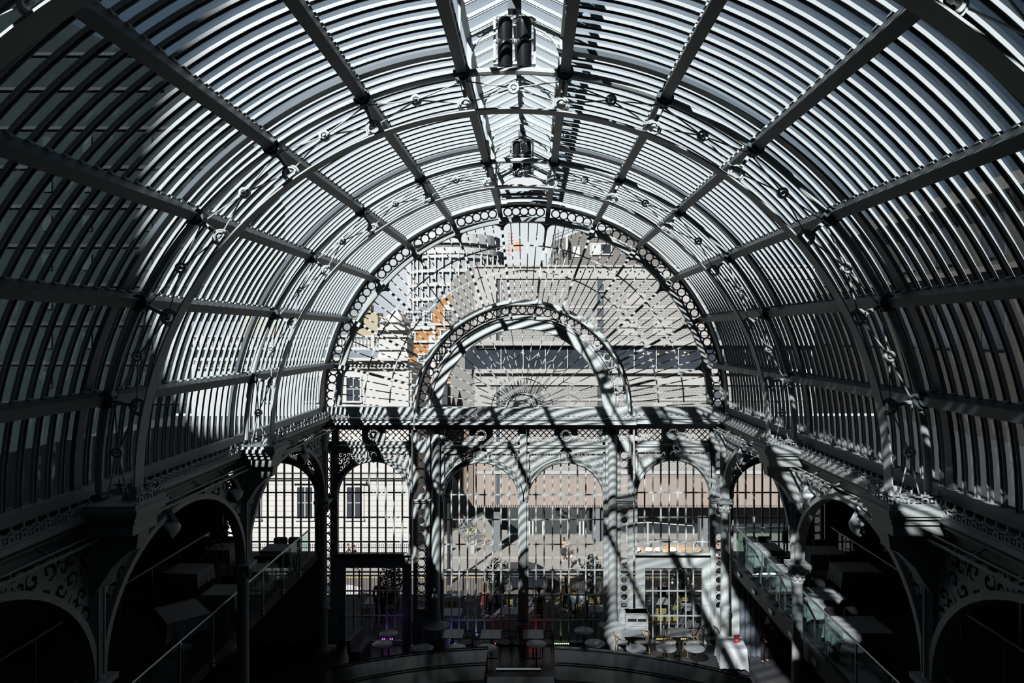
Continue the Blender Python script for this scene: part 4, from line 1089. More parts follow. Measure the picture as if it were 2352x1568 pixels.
# ---- street furniture
def cyl(x, y, z0, z1, r, n=12): return M().lathe([(.001, z0), (r, z0), (r, z1), (.001, z1)], (x, y, 0), n)
t = thing('lamp_post', 'black street lamp post standing before the bicycle stands', 'lamp post', (X(1031, 47.5), 47.5, SZ))
obj('post', M().lathe([(.001, 0), (.17, 0), (.16, .9), (.12, 1.1), (.11, 5), (.10, 5.6)], (0, 0, 0), 10), BLACK, t, smooth=True)
obj('collar', M().lathe([(.18, 1.0), (.2, 1.05), (.18, 1.1)], (0, 0, 0), 10), STEEL, t)
k = 0
for px, py, w_ in ((1026.5, 1271, 'behind the lamp post'), (1086, 1271, 'below the bicycle hoops')):
    Y_ = F*17.3/(py-770); t = thing('bollard', f'square grey stone bollard {w_}', 'bollard', (X(px, Y_), Y_, SZ), group='stone bollards')
    obj('shaft', M().box(-.14, .14, -.14, .14, 0, .85), mat('bollard_grey', (.30, .30, .30), .8), t); obj('cap', M().box(-.12, .12, -.12, .12, .88, 1.0).box(-.09, .09, -.09, .09, .84, .9), MATS['bollard_grey'], t)
HOOP = mat('hoop_steel', (.12, .12, .12), .4)
for px, py, w_, yel in ((1085, 1248, 'left of three', 0), (1098, 1250, 'right of the yellow-marked one', 0), (1106, 1249, 'with yellow mark beside it', 1)):
    Y_ = F*17.3/(py-770)
    t = thing('cycle_hoop', f'bent steel cycle hoop on the pavement, {w_}', 'bike stand', (X(px, Y_), Y_, SZ), group='cycle hoops')
    pts = [(-.33, 0, 0), (-.33, 0, .6)]+[(-.33+.33*(1-math.cos(q)), 0, .6+.2*math.sin(q)) for q in [pi*i/8 for i in range(1, 8)]]+[(.33, 0, .6), (.33, 0, 0)]
    obj('hoop', M().tube(pts, .035, 6), HOOP, t)
    if yel: obj('mark', M().tube([(.33, 0, .3), (.33, 0, .55)], .045, 6), YEL, t, label='yellow tape mark')
# bicycles
def bicycle(label, x, y, rz, col):
    t = thing('bicycle', label, 'bicycle', (x, y, SZ), rz, group='bicycles parked in the alley')
    fm = mat('bike_'+col[0], col[1], .4, noise=0)
    for sx in (-.52, .52):
        c = M().tube([(sx+.33*math.cos(q), 0, .34+.33*math.sin(q)) for q in [2*pi*i/16 for i in range(16)]], .018, 5, closed=True)
        w_ = obj('wheel', c, BLACK, t); mb = M()
        for k in range(8): q = pi*k/8; mb.tube([(sx-.32*math.cos(q), 0, .34-.32*math.sin(q)), (sx+.32*math.cos(q), 0, .34+.32*math.sin(q))], .004, 3)
        obj('spokes', mb, STEEL, w_)
    A, B, H, S = (-.52, 0, .34), (-.02, 0, .32), (.38, 0, .85), (-.18, 0, .82)
    mb = M()
    for p, q in ((A, B), (B, S), (A, S), (S, H), (B, H), (H, (.52, 0, .34))): mb.tube([p, q], .018, 5)
    obj('frame', mb, fm, t)
    obj('saddle', M().box(-.30, -.08, -.06, .06, .9, .95).tube([(-.18, 0, .8), (-.18, 0, .92)], .015, 5), BLACK, t)
    obj('handlebar', M().tube([(.36, -.26, .98), (.38, 0, .95), (.36, .26, .98)], .015, 5).tube([(.38, 0, .8), (.38, 0, .96)], .016, 5), BLACK, t)
cols = [('blue', (.1, .2, .35)), ('red', (.45, .08, .06)), ('grey', (.4, .4, .42)), ('white', (.7, .7, .7)), ('teal', (.06, .25, .25)), ('black', (.03, .03, .03)), ('yellow', (.6, .45, .08)), ('green', (.1, .22, .1))]
for k, (c_, w_) in enumerate(zip(cols, ('at the far end of the row', 'third from the far end', 'beside the lamp post line', 'in the middle of the row', 'just behind the white bicycle', 'in front of the middle', 'second nearest the hoops', 'nearest the hoops'))):
    Y_ = 63.5-k*.85; px = 1050+k*5
    bicycle(f'{c_[0]} bicycle parked in the alley {w_}', X(px, Y_), Y_, R(25+(k*37) % 30), c_)

# car
def car():
    t = thing('car', 'dark compact car parked on the brick-paved street beyond the terrace', 'car', (X(1213, 47.0), 47.0, SZ))
    BODY = mat('car_navy', (.012, .014, .02), .3, noise=0, spec=.35); CG = mat('car_glass', (.02, .025, .03), .06, noise=0, spec=.8); L = 2.1
    low = [(-L, .35), (-L-.02, .75), (-L+.1, .95), (-.95, 1.0), (1.0, .98), (1.75, .88), (L, .65), (L+.02, .35), (1.75, .25), (-1.75, .25)]
    obj('body', M().prism(low, -.86, .86), BODY, t, smooth=False)
    n_ = 1; top = [(-L+.15, .95), (-1.75, 1.28), (-1.25, 1.46), (.1, 1.48), (.55, 1.36), (1.15, .97)]
    mb = M(); vs = [(x_, -.80 if z_ < 1.1 else -.62, z_) for x_, z_ in top]+[(x_, .80 if z_ < 1.1 else .62, z_) for x_, z_ in top]; m_ = len(top)
    mb.add(vs, [tuple(range(m_)), tuple(range(m_, 2*m_))[::-1]]+[(i, (i+1) % m_, (i+1) % m_+m_, i+m_) for i in range(m_)])
    obj('cabin_glass', mb, CG, t)
    mb = M().prism([(-1.5, 1.40), (-1.2, 1.48), (.1, 1.50), (.45, 1.42), (.1, 1.44), (-1.2, 1.43)], -.64, .64)
    for x0, z0_, x1, z1_ in ((.45, 1.42, 1.18, .98), (-.45, 1.45, -.45, .98), (-1.25, 1.44, -1.55, .98)):
        for sy in (-1, 1): mb.tube([(x0, sy*.64, z0_), (x1, sy*.82, z1_)], .04, 5)
    obj('roof', mb, BODY, t)
    mb = M().tube([(-1.9, -.83, 1.02), (1.2, -.83, 1.0)], .018, 4).tube([(-.42, -.84, 1.42), (-1.2, -.70, 1.44)], .015, 4); obj('chrome_trim', mb, STEEL, t)
    for sx in (-1.3, 1.28):
        for sy in (-1, 1):
            w_ = obj('wheel', M().lathe([(.001, -.1), (.25, -.1), (.31, -.08), (.31, .08), (.25, .1), (.001, .1)], (sx, sy*.80, .31), 20, axis='y'), BLACK, t, smooth=True)
            mb = M().lathe([(.19, -.12), (.225, -.12), (.225, -.09), (.19, -.09)], (sx, sy*.80, .31), 20, axis='y') if sy < 0 else M().lathe([(.19, .12), (.225, .12), (.225, .09), (.19, .09)], (sx, sy*.80, .31), 20, axis='y')
            yy = sy*.80+sy*.11
            for k in range(8): q = 2*pi*k/8; mb.bar((sx+.04*math.cos(q), yy, .31+.04*math.sin(q)), (sx+.2*math.cos(q), yy, .31+.2*math.sin(q)), .05, .02)
            obj('rim', mb, STEEL, w_)
    mb = M().box(1.85, 2.08, -.84, -.55, .62, .74).box(1.85, 2.08, .55, .84, .62, .74); obj('headlamp', mb, WHITE, t)
    obj('mirror', M().box(.75, .9, -1.0, -.84, 1.0, 1.12), BODY, t)
    return t
car()
# building-site barrier and rubble right
t = thing('site_barrier', 'white tubular barrier frame before the dark ground floor, right', 'barrier')
Y_ = 55.0; mb = M()
a = (X(1460, Y_), Y_, Z(1202, Y_)); 
for p, q in (((1440, 1203), (1487, 1199)), ((1487, 1199), (1592, 1207)), ((1487, 1199), (1487, 1250)), ((1490, 1199), (1490, 1250)), ((1592, 1207), (1592, 1262)), ((1440, 1203), (1440, 1250))): mb.tube([(X(p[0], Y_), Y_, Z(p[1], Y_)), (X(q[0], Y_), Y_, Z(q[1], Y_))], .035, 5)
obj('frame', mb, WHITE, t)
t = thing('timber_stack', 'low heap of tan planks and sacks beneath the barrier frame', 'timber')
mb = M(); rnd = random.Random(5)
for k in range(14):
    x_ = X(1445+rnd.random()*130, 54.3); mb.box(x_, x_+1.5, 53.9+rnd.random()*.8, 54.1+rnd.random()*.9, SZ+.06+rnd.random()*.25, SZ+.12+rnd.random()*.35)
obj('planks', mb, mat('tan_timber', (.42, .30, .19), .9, noise=.2), t)
mb = M()
for px in (1462, 1490, 1512, 1545): mb.ball((X(px, 54), 53.9, SZ+.4), .28, 8, 1.2, .8, .7)
obj('sacks', mb, mat('pale_sack', (.7, .66, .6), .9), t, smooth=True)
# bonnet of another car beyond the left glazed door
t = thing('car', 'pale car bonnet showing low through the left glazed door', 'car', (X(770, 44), 44, SZ))
obj('body', M().prism([(-2.2, .3), (-2.2, .9), (-.8, 1.0), (.9, .92), (1.5, .75), (1.6, .3)], -.8, .8), mat('silver_car', (.55, .56, .58), .25, noise=0), t)
obj('cabin', M().prism([(-1.9, .9), (-1.5, 1.4), (-.3, 1.42), (.4, .95)], -.7, .7), MATS['car_glass'], t)
for sx in (-1.4, 1.0): obj('wheel', M().lathe([(.001, -.1), (.31, -.1), (.31, .1), (.001, .1)], (sx, -.78, .31), 16, axis='y'), BLACK, t)

# parasol / planters on the terrace
LEAF = mat('dark_leaf', (.05, .075, .055), .6, noise=.3, scale=8); PET = mat('pink_petal', (.75, .55, .6), .6, noise=.15, scale=9); PETW = mat('white_petal', (.8, .8, .8), .6)
PLANT = mat('planter_black', (.03, .032, .035), .5)
def planter(label, px, py, Yp, w, h, s, petal):
    x_ = X(px, Yp); zc = Z(py, Yp)
    t = thing('flower_planter', label, 'plant', (x_, Yp, 0), group='flower planters on the garden terrace'); rnd = random.Random(s)
    obj('pot', M().box(-.28, .28, -.28, .28, 0, .75).box(-.3, .3, -.3, .3, .7, .78), PLANT, t)
    mb = M(); fl = M()
    for k in range(420):
        while True:
            p = Vector((rnd.uniform(-1, 1), rnd.uniform(-1, 1), rnd.uniform(-1, 1)))
            if p.length < 1: break
        c = Vector((p.x*w*(1.15-.25*abs(p.z)), p.y*w, zc+p.z*h)); d = Vector((rnd.uniform(-1, 1), rnd.uniform(-1, 1), rnd.uniform(-.3, 1))).normalized(); l_ = rnd.uniform(.10, .22); q = d.cross(Vector((0, 0, 1)));
        if q.length < .1: q = Vector((1, 0, 0))
        q = q.normalized()*l_*.28
        mb.add([tuple(c), tuple(c+d*l_*.5+q), tuple(c+d*l_), tuple(c+d*l_*.5-q)], [(0, 1, 2, 3)])
        if k % 9 == 0 and p.length > .5: fl.ball(tuple(c), rnd.uniform(.03, .06), 6)
    for k in range(5): mb.tube([(0, 0, .7), (rnd.uniform(-.1, .1), rnd.uniform(-.1, .1), (zc+.7)/2+.2), (rnd.uniform(-w, w)*.5, rnd.uniform(-w, w)*.5, zc)], .015, 4)
    obj('foliage', mb, LEAF, t); obj('blossom', fl, petal, t)
planter('tall shrub with pink blossom seen through the left tall window', 1142, 1325, 28.75, .55, .75, 1, PET)
planter('tall shrub with white blossom seen through the right tall window', 1358, 1320, 28.2, .45, .85, 2, PETW)
planter('flowering shrub seen through the right glazed door', 1567, 1325, 28.2, .45, .55, 3, PETW)
planter('dark flowering shrub seen through the left glazed door', 900, 1330, 28.2, .45, .6, 4, PETW)
# ================================================================ FURNITURE INSIDE
def lift(py, z):                          # depth at which a point of height z shows at pixel row py
    return F*(11.3-z)/(py-770)
TOPM = mat('table_top_grey', (.30, .32, .34), .35, noise=.1); LINEN = mat('white_linen', (.50, .51, .53), .8, noise=.03, scale=5, bump=.1)
WOOD = mat('bent_oak', (.42, .29, .15), .5, noise=.15, scale=12); SEATM = mat('pale_seat', (.42, .41, .39), .7); DCH = mat('dark_chair', (.03, .03, .033), .5)
def round_table():
    t = thing('round_table', 'x', 'table', group='round cafe tables near the gable')
    obj('tabletop', M().lathe([(.001, .745), (.33, .745), (.345, .735), (.345, .725), (.32, .715), (.001, .715)], (0, 0, 0), 32), TOPM, t, smooth=True)
    obj('pedestal', M().lathe([(.03, .0), (.03, .715)], (0, 0, 0), 10), BLACK, t, smooth=True)
    obj('foot', M().lathe([(.001, .03), (.05, .03), (.22, .012), (.22, 0), (.001, 0)], (0, 0, 0), 24), BLACK, t, smooth=True)
    return t
def square_table():
    t = thing('square_table', 'x', 'table', group='square cafe tables near the gable')
    obj('tabletop', M().box(-.36, .36, -.36, .36, .715, .745), TOPM, t)
    obj('pedestal', M().box(-.03, .03, -.03, .03, .03, .715), BLACK, t); obj('foot', M().box(-.25, .25, -.25, .25, 0, .02), BLACK, t)
    return t
rt_, st_ = round_table(), square_table(); fr_ = fs_ = True
RT = [(893, 1455, 'behind another, in front of the left door'), (878, 1478, 'in the front row, farthest left'), (972, 1487, 'in the front row, below the left round shaft'), (1048, 1487, 'in the front row, before the blue lights'), (1118, 1487, 'in the front row, dappled, left of centre'),
      (1341, 1447, 'in the back row, right of the green lights'), (1366, 1476, 'in the front row, beside the right round shaft'), (1461, 1488, 'in the front row, before the louvred cabinet'), (1530, 1487, 'in the front row, left of the sunlit square table'), (1595, 1487, 'in the front row, nearest the linen-covered table'), (1232, 1478, 'in deep shade behind the red lights')]
for px, py, w_ in RT:
    Y_ = lift(py, .745); lab = f'small round grey-topped cafe table {w_}'
    if fr_: t = rt_; t['label'] = lab; fr_ = False
    else: t = dup(rt_, label=lab)
    t.location = (X(px, Y_), Y_, 0)
ST = [(1041, 1456, 'above the blue lights, left'), (1128, 1457, 'second from the left in the back row'), (1225, 1457, 'at the foot of the central post'), (1451, 1452, 'with wishbone chairs before the louvred cabinet'), (1561, 1452, 'with wishbone chairs before the right door')]
for px, py, w_ in ST:
    Y_ = lift(py, .745)+.05; lab = f'square grey cafe table {w_}'
    if fs_: t = st_; t['label'] = lab; fs_ = False
    else: t = dup(st_, label=lab)
    t.location = (X(px, Y_), Y_, 0)
def chair(wm, sm):
    t = thing('wishbone_chair', 'x', 'chair', group='wishbone chairs at the square tables')
    obj('seat', M().lathe([(.001, .45), (.22, .45), (.235, .435), (.22, .42), (.001, .42)], (0, 0, 0), 20), sm, t, smooth=True)
    for sx, sy in ((-.2, -.18), (.2, -.18), (-.21, .2), (.21, .2)):
        top = .44 if sy < 0 else .72
        obj('leg', M().tube([(sx*1.05, sy*1.1, 0), (sx, sy, .42), (sx*(1 if sy < 0 else 1.1), sy*.9, top)], [.014, .018, .013], 6), wm, t, smooth=True)
    pts = [(.28*math.cos(q), .02+.27*math.sin(q), .72+.03*math.sin(q)) for q in [R(-25)+R(230)*i/12 for i in range(13)]]
    obj('top_rail', M().tube(pts, .018, 6), wm, t, smooth=True)
    obj('back_splat', M().tube([(0, .22, .45), (0, .25, .6), (-.08, .28, .74)], .010, 5).tube([(0, .25, .6), (.08, .28, .74)], .010, 5), wm, t)
    return t
c1 = chair(WOOD, SEATM); c2 = chair(DCH, DCH); u1 = u2 = True
CH = [(1428, 1472, 1, 80, 'left of the sunlit table by the louvred cabinet'), (1474, 1472, 1, -80, 'right of the sunlit table by the louvred cabinet'), (1538, 1472, 1, 80, 'left of the square table by the right door'), (1586, 1472, 1, -80, 'right of the square table by the right door'),
      (1002, 1476, 0, 80, 'left of the leftmost square table'), (1072, 1474, 0, -80, 'right of the leftmost square table'), (1100, 1478, 0, 80, 'left of the second square table'), (1160, 1474, 0, -80, 'right of the second square table'), (1193, 1474, 0, 80, 'left of the table at the central post'), (1256, 1474, 0, -80, 'right of the table at the central post'), (1632, 1462, 0, 10, 'beside the linen-covered table')]
for px, py, w_, rz, lab in CH:
    Y_ = lift(py, .45)
    if w_: t = c1 if u1 else dup(c1); u1 = False
    else: t = c2 if u2 else dup(c2); u2 = False
    t.location = (X(px, Y_), Y_, 0); t.rotation_euler = (0, 0, R(rz)); t['label'] = ('oak' if w_ else 'dark')+' wishbone chair '+lab
# linen tables
def linen_table(name, lab, x, y, z, w, d, hgt, drop, rz=0, seed=1, grp=None, m=None):
    t = thing(name, lab, 'table', (x, y, z), rz, grp)
    for sx in (-1, 1):
        for sy in (-1, 1): obj('leg', M().box(sx*w*.42-.02, sx*w*.42+.02, sy*d*.42-.02, sy*d*.42+.02, 0, hgt-.02), BLACK, t)
    obj('tabletop', M().box(-w/2+.01, w/2-.01, -d/2+.01, d/2-.01, hgt-.03, hgt-.005), WOOD, t)
    rnd = random.Random(seed); n = 12; rim = []
    for i in range(4*n):
        s_, k = divmod(i, n); q = -1+2*k/n
        rim.append(((q, -1), (1, q), (-q, 1), (-1, -q))[s_])
    vs = [(0, 0, hgt)]; N = len(rim)
    for ring_ in range(3):
        for j, (a, b) in enumerate(rim):
            c_ = 1.0 if abs(a) > .95 and abs(b) > .95 else 0
            if ring_ == 0: vs.append((a*w/2, b*d/2, hgt+.001))
            else:
                f_ = ring_/2; out = 1+f_*(.05+.06*c_+.035*math.sin(j*1.9+seed)*f_)
                vs.append((a*w/2*out, b*d/2*out, hgt-drop*f_*(1+.12*c_)-.01*math.sin(j*2.3)*f_))
    fs = [(0, 1+j, 1+(j+1) % N) for j in range(N)]
    for r_ in range(2):
        for j in range(N): a = 1+r_*N+j; b = 1+r_*N+(j+1) % N; fs.append((a, b, b+N, a+N))
    cl = obj('tablecloth', M().add(vs, fs), m or LINEN, None, smooth=False)
    cl.location = (x, y, z); cl.rotation_euler = (0, 0, rz)
    md = cl.modifiers.new('s', 'SOLIDIFY'); md.thickness = .004; md.offset = 1
    tag(cl, lab.replace('table', 'cloth', 1) if False else 'white cloth over the '+lab, 'tablecloth', 'white cloths')
    return t
t = linen_table('dining_table', 'tall-draped table at the foot of the right slender column', X(1677, 23.5), 23.35, 0, .86, .95, .80, .66, R(-6), 3, 'linen-covered tables')
# red card
t = thing('table_sign', 'small red notice card standing on the linen-covered table', 'sign', (X(1688, 23.5), 23.3, .815), R(8))
obj('card', M().box(-.10, .10, -.008, .008, 0, .26), mat('sign_red', (.50, .03, .05), .5, noise=0), t); mb = M()
for z_, w_ in ((.21, .05), (.19, .06), (.06, .045), (.08, .04), (.10, .045)): mb.box(-w_, w_, -.011, -.008, z_, z_+.009)
obj('lettering', mb, WHITE, t)
TT = [(640, 1257, .95, .8, 0, 'nearest the left aisle window'), (594, 1303, .9, .8, 0, 'on the left terrace, second from the gable'), (515, 1354, .9, .8, 0, 'on the left terrace, third from the gable'), (418, 1402, 1.0, 1.3, R(42), 'standing askew on the left terrace'), (432, 1305, 1.1, .9, R(-4), 'on the outer left terrace'), (512, 1255, .8, .8, 0, 'where the waiter leans'),
      (1757, 1255, .95, .85, 0, 'nearest the right aisle window'), (1890, 1263, 1.15, .9, 0, 'beside the outer right pilaster'), (1812, 1306, 1.0, .9, 0, 'behind the right railing, second from the gable'), (1965, 1302, 1.2, .9, 0, 'in the outer right row'), (1884, 1363, 1.05, .95, 0, 'behind the right railing, third from the gable'), (1972, 1434, 1.2, 1.0, 0, 'nearest the camera on the right')]
GLS = glassmat('wine_glass', (.8, .85, .85), .25)
def tableset(x, y, z, w_):
    k_ = 0
    for dx, dy in ((-.2, .1), (.22, .12)):
        g_ = thing('wine_glass', f'stemmed glass on the table {w_}', 'glass', (x+dx, y+dy, z), group='glasses on the terrace table '+w_)
        obj('bowl', M().lathe([(.012, .08), (.035, .11), (.033, .18)], (0, 0, 0), 10), GLS, g_); obj('stem', M().lathe([(.03, 0), (.004, .01), (.004, .08)], (0, 0, 0), 8), GLS, g_)
def ochair(x, y, z, rz, lab):
    t = thing('terrace_chair', lab, 'chair', (x, y, z), rz, group='dark chairs on the terraces')
    obj('seat', M().box(-.22, .22, -.22, .22, .42, .48), DCH, t)
    mb = M().prism([(-.22, .5), (.22, .5), (.24, .8), (.19, .86), (-.19, .86), (-.24, .8)], .2, .24); obj('backrest', mb, DCH, t)
    for sx in (-.19, .19):
        for sy in (-.19, .19): obj('leg', M().box(sx-.015, sx+.015, sy-.015, sy+.015, 0, .42), DCH, t)
for k, (px, py, w, d, rz, lab) in enumerate(TT):
    z_ = 3.45; Y_ = lift(py, z_+.76); x_ = X(px, Y_)
    linen_table('dining_table', 'terrace table '+lab, x_, Y_, z_, w, d, .76, .42 if px < 1000 else .5, rz, k+5, 'linen-covered tables')
    if k not in (3,): 
        ochair(x_-.24, Y_+.62, z_, 0, f'dark chair, left behind the table {lab}'); ochair(x_+.26, Y_+.62, z_, 0, f'dark chair, right behind the table {lab}')
    if k in (1, 6, 7, 9): tableset(x_, Y_, z_+.765, lab)

# terrace balustrades
def balustrade(x, ya, yb, lab):
    t = thing('glass_balustrade', lab, 'railing', (x, 0, 3.45))
    obj('handrail', M().tube([(0, ya, 1.09), (0, yb, 1.09)], .028, 8), STEEL, t, smooth=True)
    y = ya; k = 0
    while y < yb-.2:
        y2 = min(y+1.55, yb)
        obj('glass_panel', M().box(-.008, .008, y+.05, y2-.05, .08, 1.05), BGL, t)
        mb = M().box(-.02, .02, y-.015, y+.015, -.25, 1.07).box(-.05, .05, y-.04, y+.04, -.1, -.06).box(-.05, .05, y-.04, y+.04, -.2, -.16); obj('post', mb, STEEL, t)
        y = y2
    return t
balustrade(-7.80, 4.2, 23.7, 'glass balustrade with steel handrail along the left terrace edge')
balustrade(7.12, 4.2, 23.9, 'glass balustrade with steel handrail along the right terrace edge')
balustrade(-11.1, 9, 23.4, 'farther glass balustrade at the back of the left terrace')
balustrade(10.5, 9, 24.0, 'farther glass balustrade at the back of the right terrace')
t = thing('cross_railing', 'steel handrail crossing in front of the right aisle window', 'railing', (0, 24.0, 3.45)); obj('handrail', M().tube([(7.12, 0, 1.09), (9.1, 0, 1.09)], .025, 6), STEEL, t); obj('glass_panel', M().box(7.2, 9.0, -.008, .008, .08, 1.05), BGL, t)
t = thing('terrace_fascia', 'dark raking fascia along the edge of the right terrace with small metal brackets', 'trim')
obj('board', M().box(7.02, 7.14, 4, 24.7, 2.95, 3.42), mat('fascia_dark', (.05, .055, .06), .5), t); mb = M(); yy = 6
while yy < 24: mb.box(6.97, 7.02, yy, yy+.28, 3.12, 3.24); yy += 1.55
obj('brackets', mb, STEEL, t)
# stair under the left terrace and curtains under the right terrace
t = thing('curtain', 'tall grey-blue curtain hanging below the right terrace near the gable', 'curtain')
mb = M(); n = 40; xa, xb = 7.25, 8.6
vs = []
for i in range(n+1):
    x_ = xa+(xb-xa)*i/n; y_ = 24.0+.04*math.sin(i*1.1); vs += [(x_, y_, .02), (x_, y_, 3.1)]
obj('drape', M().add(vs, [(2*i, 2*i+1, 2*i+3, 2*i+2) for i in range(n)]), mat('curtain_blue', (.12, .135, .16), .9), t, smooth=True)
# wall lining right: greenish glass panels
t = thing('glass_screen', 'tall dark green glass screen beyond the outer right terrace', 'screen'); obj('pane', M().box(11.8, 11.84, 12, 16.5, 3.45, 7.6), mat('green_glass', (.05, .09, .08), .15, noise=.1), t); obj('frame', M().box(11.76, 11.86, 11.95, 12.02, 3.45, 7.7).box(11.76, 11.86, 16.45, 16.55, 3.45, 7.7).box(11.76, 11.86, 14.2, 14.26, 3.45, 7.7), STEEL, t)
# red extinguisher cabinet by the right aisle column
t = thing('red_box', 'small red call box on the column post at the right aisle window', 'box', (X(1803, 24.2), 24.2, Z(1232, 24.2)))
obj('case', M().box(-.10, .10, -.06, .06, -.22, .22), mat('sign_red2', (.55, .015, .03), .4, noise=0), t); obj('label_plate', M().box(-.04, .04, -.065, -.06, .0, .08), WHITE, t)
obj('post', M().box(-.025, .025, .06, .1, -1.2, .5), BLACK, t)

# louvred cabinet
t = thing('louvred_cabinet', 'white louvred air cabinet between the central and right windows', 'cabinet')
Y_ = 24.55; x0, x1 = X(1438, Y_), X(1489, Y_); zt = Z(1408, Y_+.0); 
CABM = mat('cabinet_white', (.44, .45, .46), .5)
obj('body', M().box(x0, x1, Y_, GY-.12, 0, zt).box(x0-.03, x1+.02, Y_-.03, GY-.1, zt-.04, zt), CABM, t)
mb = M(); z_ = .12
while z_ < zt-.42: mb.prism([(Y_, z_), (Y_-.025, z_+.01), (Y_-.005, z_+.045), (Y_, z_+.045)], x0+.06, x1-.06, 'x'); z_ += .06
obj('louvres', mb, CABM, t)
mb = M().box(x0+.07, (x0+x1)/2-.02, Y_-.006, Y_, zt-.30, zt-.2).box((x0+x1)/2+.02, x1-.07, Y_-.006, Y_, zt-.30, zt-.2); obj('vent', mb, BLACK, t)
# sloping bench left
t = thing('bench', 'low padded bench seen end-on before the left glazed door', 'bench', (X(828, 24.1), 24.0, 0), R(-8))
obj('seat', M().box(-.22, .22, -.55, .6, .32, .44), mat('bench_grey', (.2, .21, .22), .7), t); obj('backrest', M().box(-.24, -.12, -.55, .6, .44, .8), MATS['bench_grey'], t); obj('base', M().box(-.2, .2, -.5, .55, 0, .32), DCH, t)

# coloured floor lights
def led(px, py, n, col, cn, w_, e=9, lightE=7):
    Y_ = F*11.28/(py-770); Y_ = min(Y_, 24.95); Y_ = 24.8
    t = thing('floor_light', f'strip of small {cn} floor lights {w_}', 'light', (X(px, Y_), Y_, Z(py, Y_)-.03), group='coloured floor light strips')
    t.location.z = max(.03, t.location.z)
    obj('housing', M().box(-.03-n*.036, .03+n*.036, .02, .07, -.03, .03), BLACK, t)
    m_ = mat('led_'+cn, col, .4, noise=0, emit=col, es=e)
    for k in range(n):
        if k == 2 and cn in ('purple', 'blue') and n > 5: continue
        obj('lens', M().ball(((k-(n-1)/2)*.07, 0, 0), .018, 8, 1.3, 1, .8), m_, t)
    L = bpy.data.lights.new('spot', 'SPOT'); lo = bpy.data.objects.new('floor_spot', L); C.objects.link(lo); lo.parent = t; lo.location = (0, .02, .05)
    L.color = col; L.energy = lightE*.45; L.spot_size = R(100); L.spot_blend = .6; L.shadow_soft_size = .05
    lo.rotation_euler = Vector((0, .35, 1)).to_track_quat('-Z', 'Y').to_euler()
led(890, 1465, 6, (.55, .08, 1.0), 'purple', 'at the left glazed door', 9, 7)
led(1038, 1476, 6, (.25, .25, 1.0), 'blue', 'under the left end of the left tall window', 9, 16)
led(1093, 1476, 5, (.4, .45, 1.0), 'pale blue', 'under the middle of the left tall window', 9, 14)
led(1228, 1476, 6, (1.0, .03, .03), 'red', 'under the right tall window', 9, 14)
led(1138, 1476, 1, (1.0, .03, .05), 'crimson', 'under the right end of the left tall window', 6, 6)
led(1290, 1476, 8, (.55, .95, .35), 'green', 'under the middle of the right tall window', 6, 3)
led(1525, 1465, 8, (1.0, .75, .2), 'amber', 'at the left of the right glazed door', 5, 1)
led(1572, 1465, 6, (1.0, .7, .2), 'golden', 'below the sunlit square table by the right door', 5, 1)

# central bar with a glossy dark glass roof
bar = thing('bar_pavilion', 'dark glass-roofed bar pavilion filling the foreground of the hall floor', 'bar')
GLOS = bpy.data.materials.new('dark_glass_roof'); GLOS.use_nodes = True; b_ = GLOS.node_tree.nodes['Principled BSDF']; b_.inputs['Base Color'].default_value = (.004, .005, .006, 1); b_.inputs['Roughness'].default_value = .12; b_.inputs['Specular IOR Level'].default_value = .18
def roofp(name, pts, z0, z1): obj(name, M().prism(pts, z0, z1, 'z'), GLOS, bar)
n_ = 24
for (a0, a1) in ((R(200), R(262)), (R(278), R(340))):
    pass
def sector(x0, x1, r):
    pts = [(x0, 8)]; k = 10
    for i in range(k+1):
        x_ = x0+(x1-x0)*i/k; pts.append((x_, 8+math.sqrt(max(.1, r*r-(x_-CX)**2))))
    pts.append((x1, 8)); return pts
roofp('roof_sector', sector(-5.3, CX-.9, 10.7), 2.7, 2.76); roofp('roof_sector', sector(CX+.9, 5.4, 10.7), 2.7, 2.76)
mb = M()
for x0, x1 in ((-5.3, CX-.9), (CX+.9, 5.4)):
    for r in (10.7, 9.8, 8.9, 8.0):
        pts = []
        for i in range(13):
            x_ = x0+(x1-x0)*i/12; pts.append((x_, 8+math.sqrt(max(.1, r*r-(x_-CX)**2)), 2.79))
        mb.tube(pts, .018, 5)
obj('roof_bars', mb, mat('bar_steel_dark', (.05, .06, .06), .4), bar)
mb = M().box(-.95+CX, .95+CX, 8, 17.8, 2.3, 2.4); obj('centre_canopy', mb, GLOS, bar)
mb = M()
for sg in (-1, 1):
    mb.tube([(CX+sg*2.2, 20.0, 1.5), (CX+sg*.35, 19.0, 1.5)], .022, 5)
mb.box(CX-.75, CX+.55, 19.9, 20.0, 1.5, 1.56).box(CX-.16, CX+.0, 18.9, 19.1, 1.42, 1.6); obj('counter_rails', mb, STEEL, bar)
mb = M()
for x_ in (-5.0, -3.2, -1.3, .7, 2.9, 5.1): mb.tube([(x_, 17.5-.08*x_*x_, 0), (x_, 17.5-.08*x_*x_, 2.7)], .05, 8)
obj('roof_posts', mb, STEEL, bar, smooth=True)
obj('counter', M().lathe([(2.3, 0), (2.3, 1.05), (2.75, 1.07), (2.75, 1.1), (2.2, 1.1)], (CX, 15.2, 0), 40), mat('bar_counter', (.05, .055, .06), .3), bar)
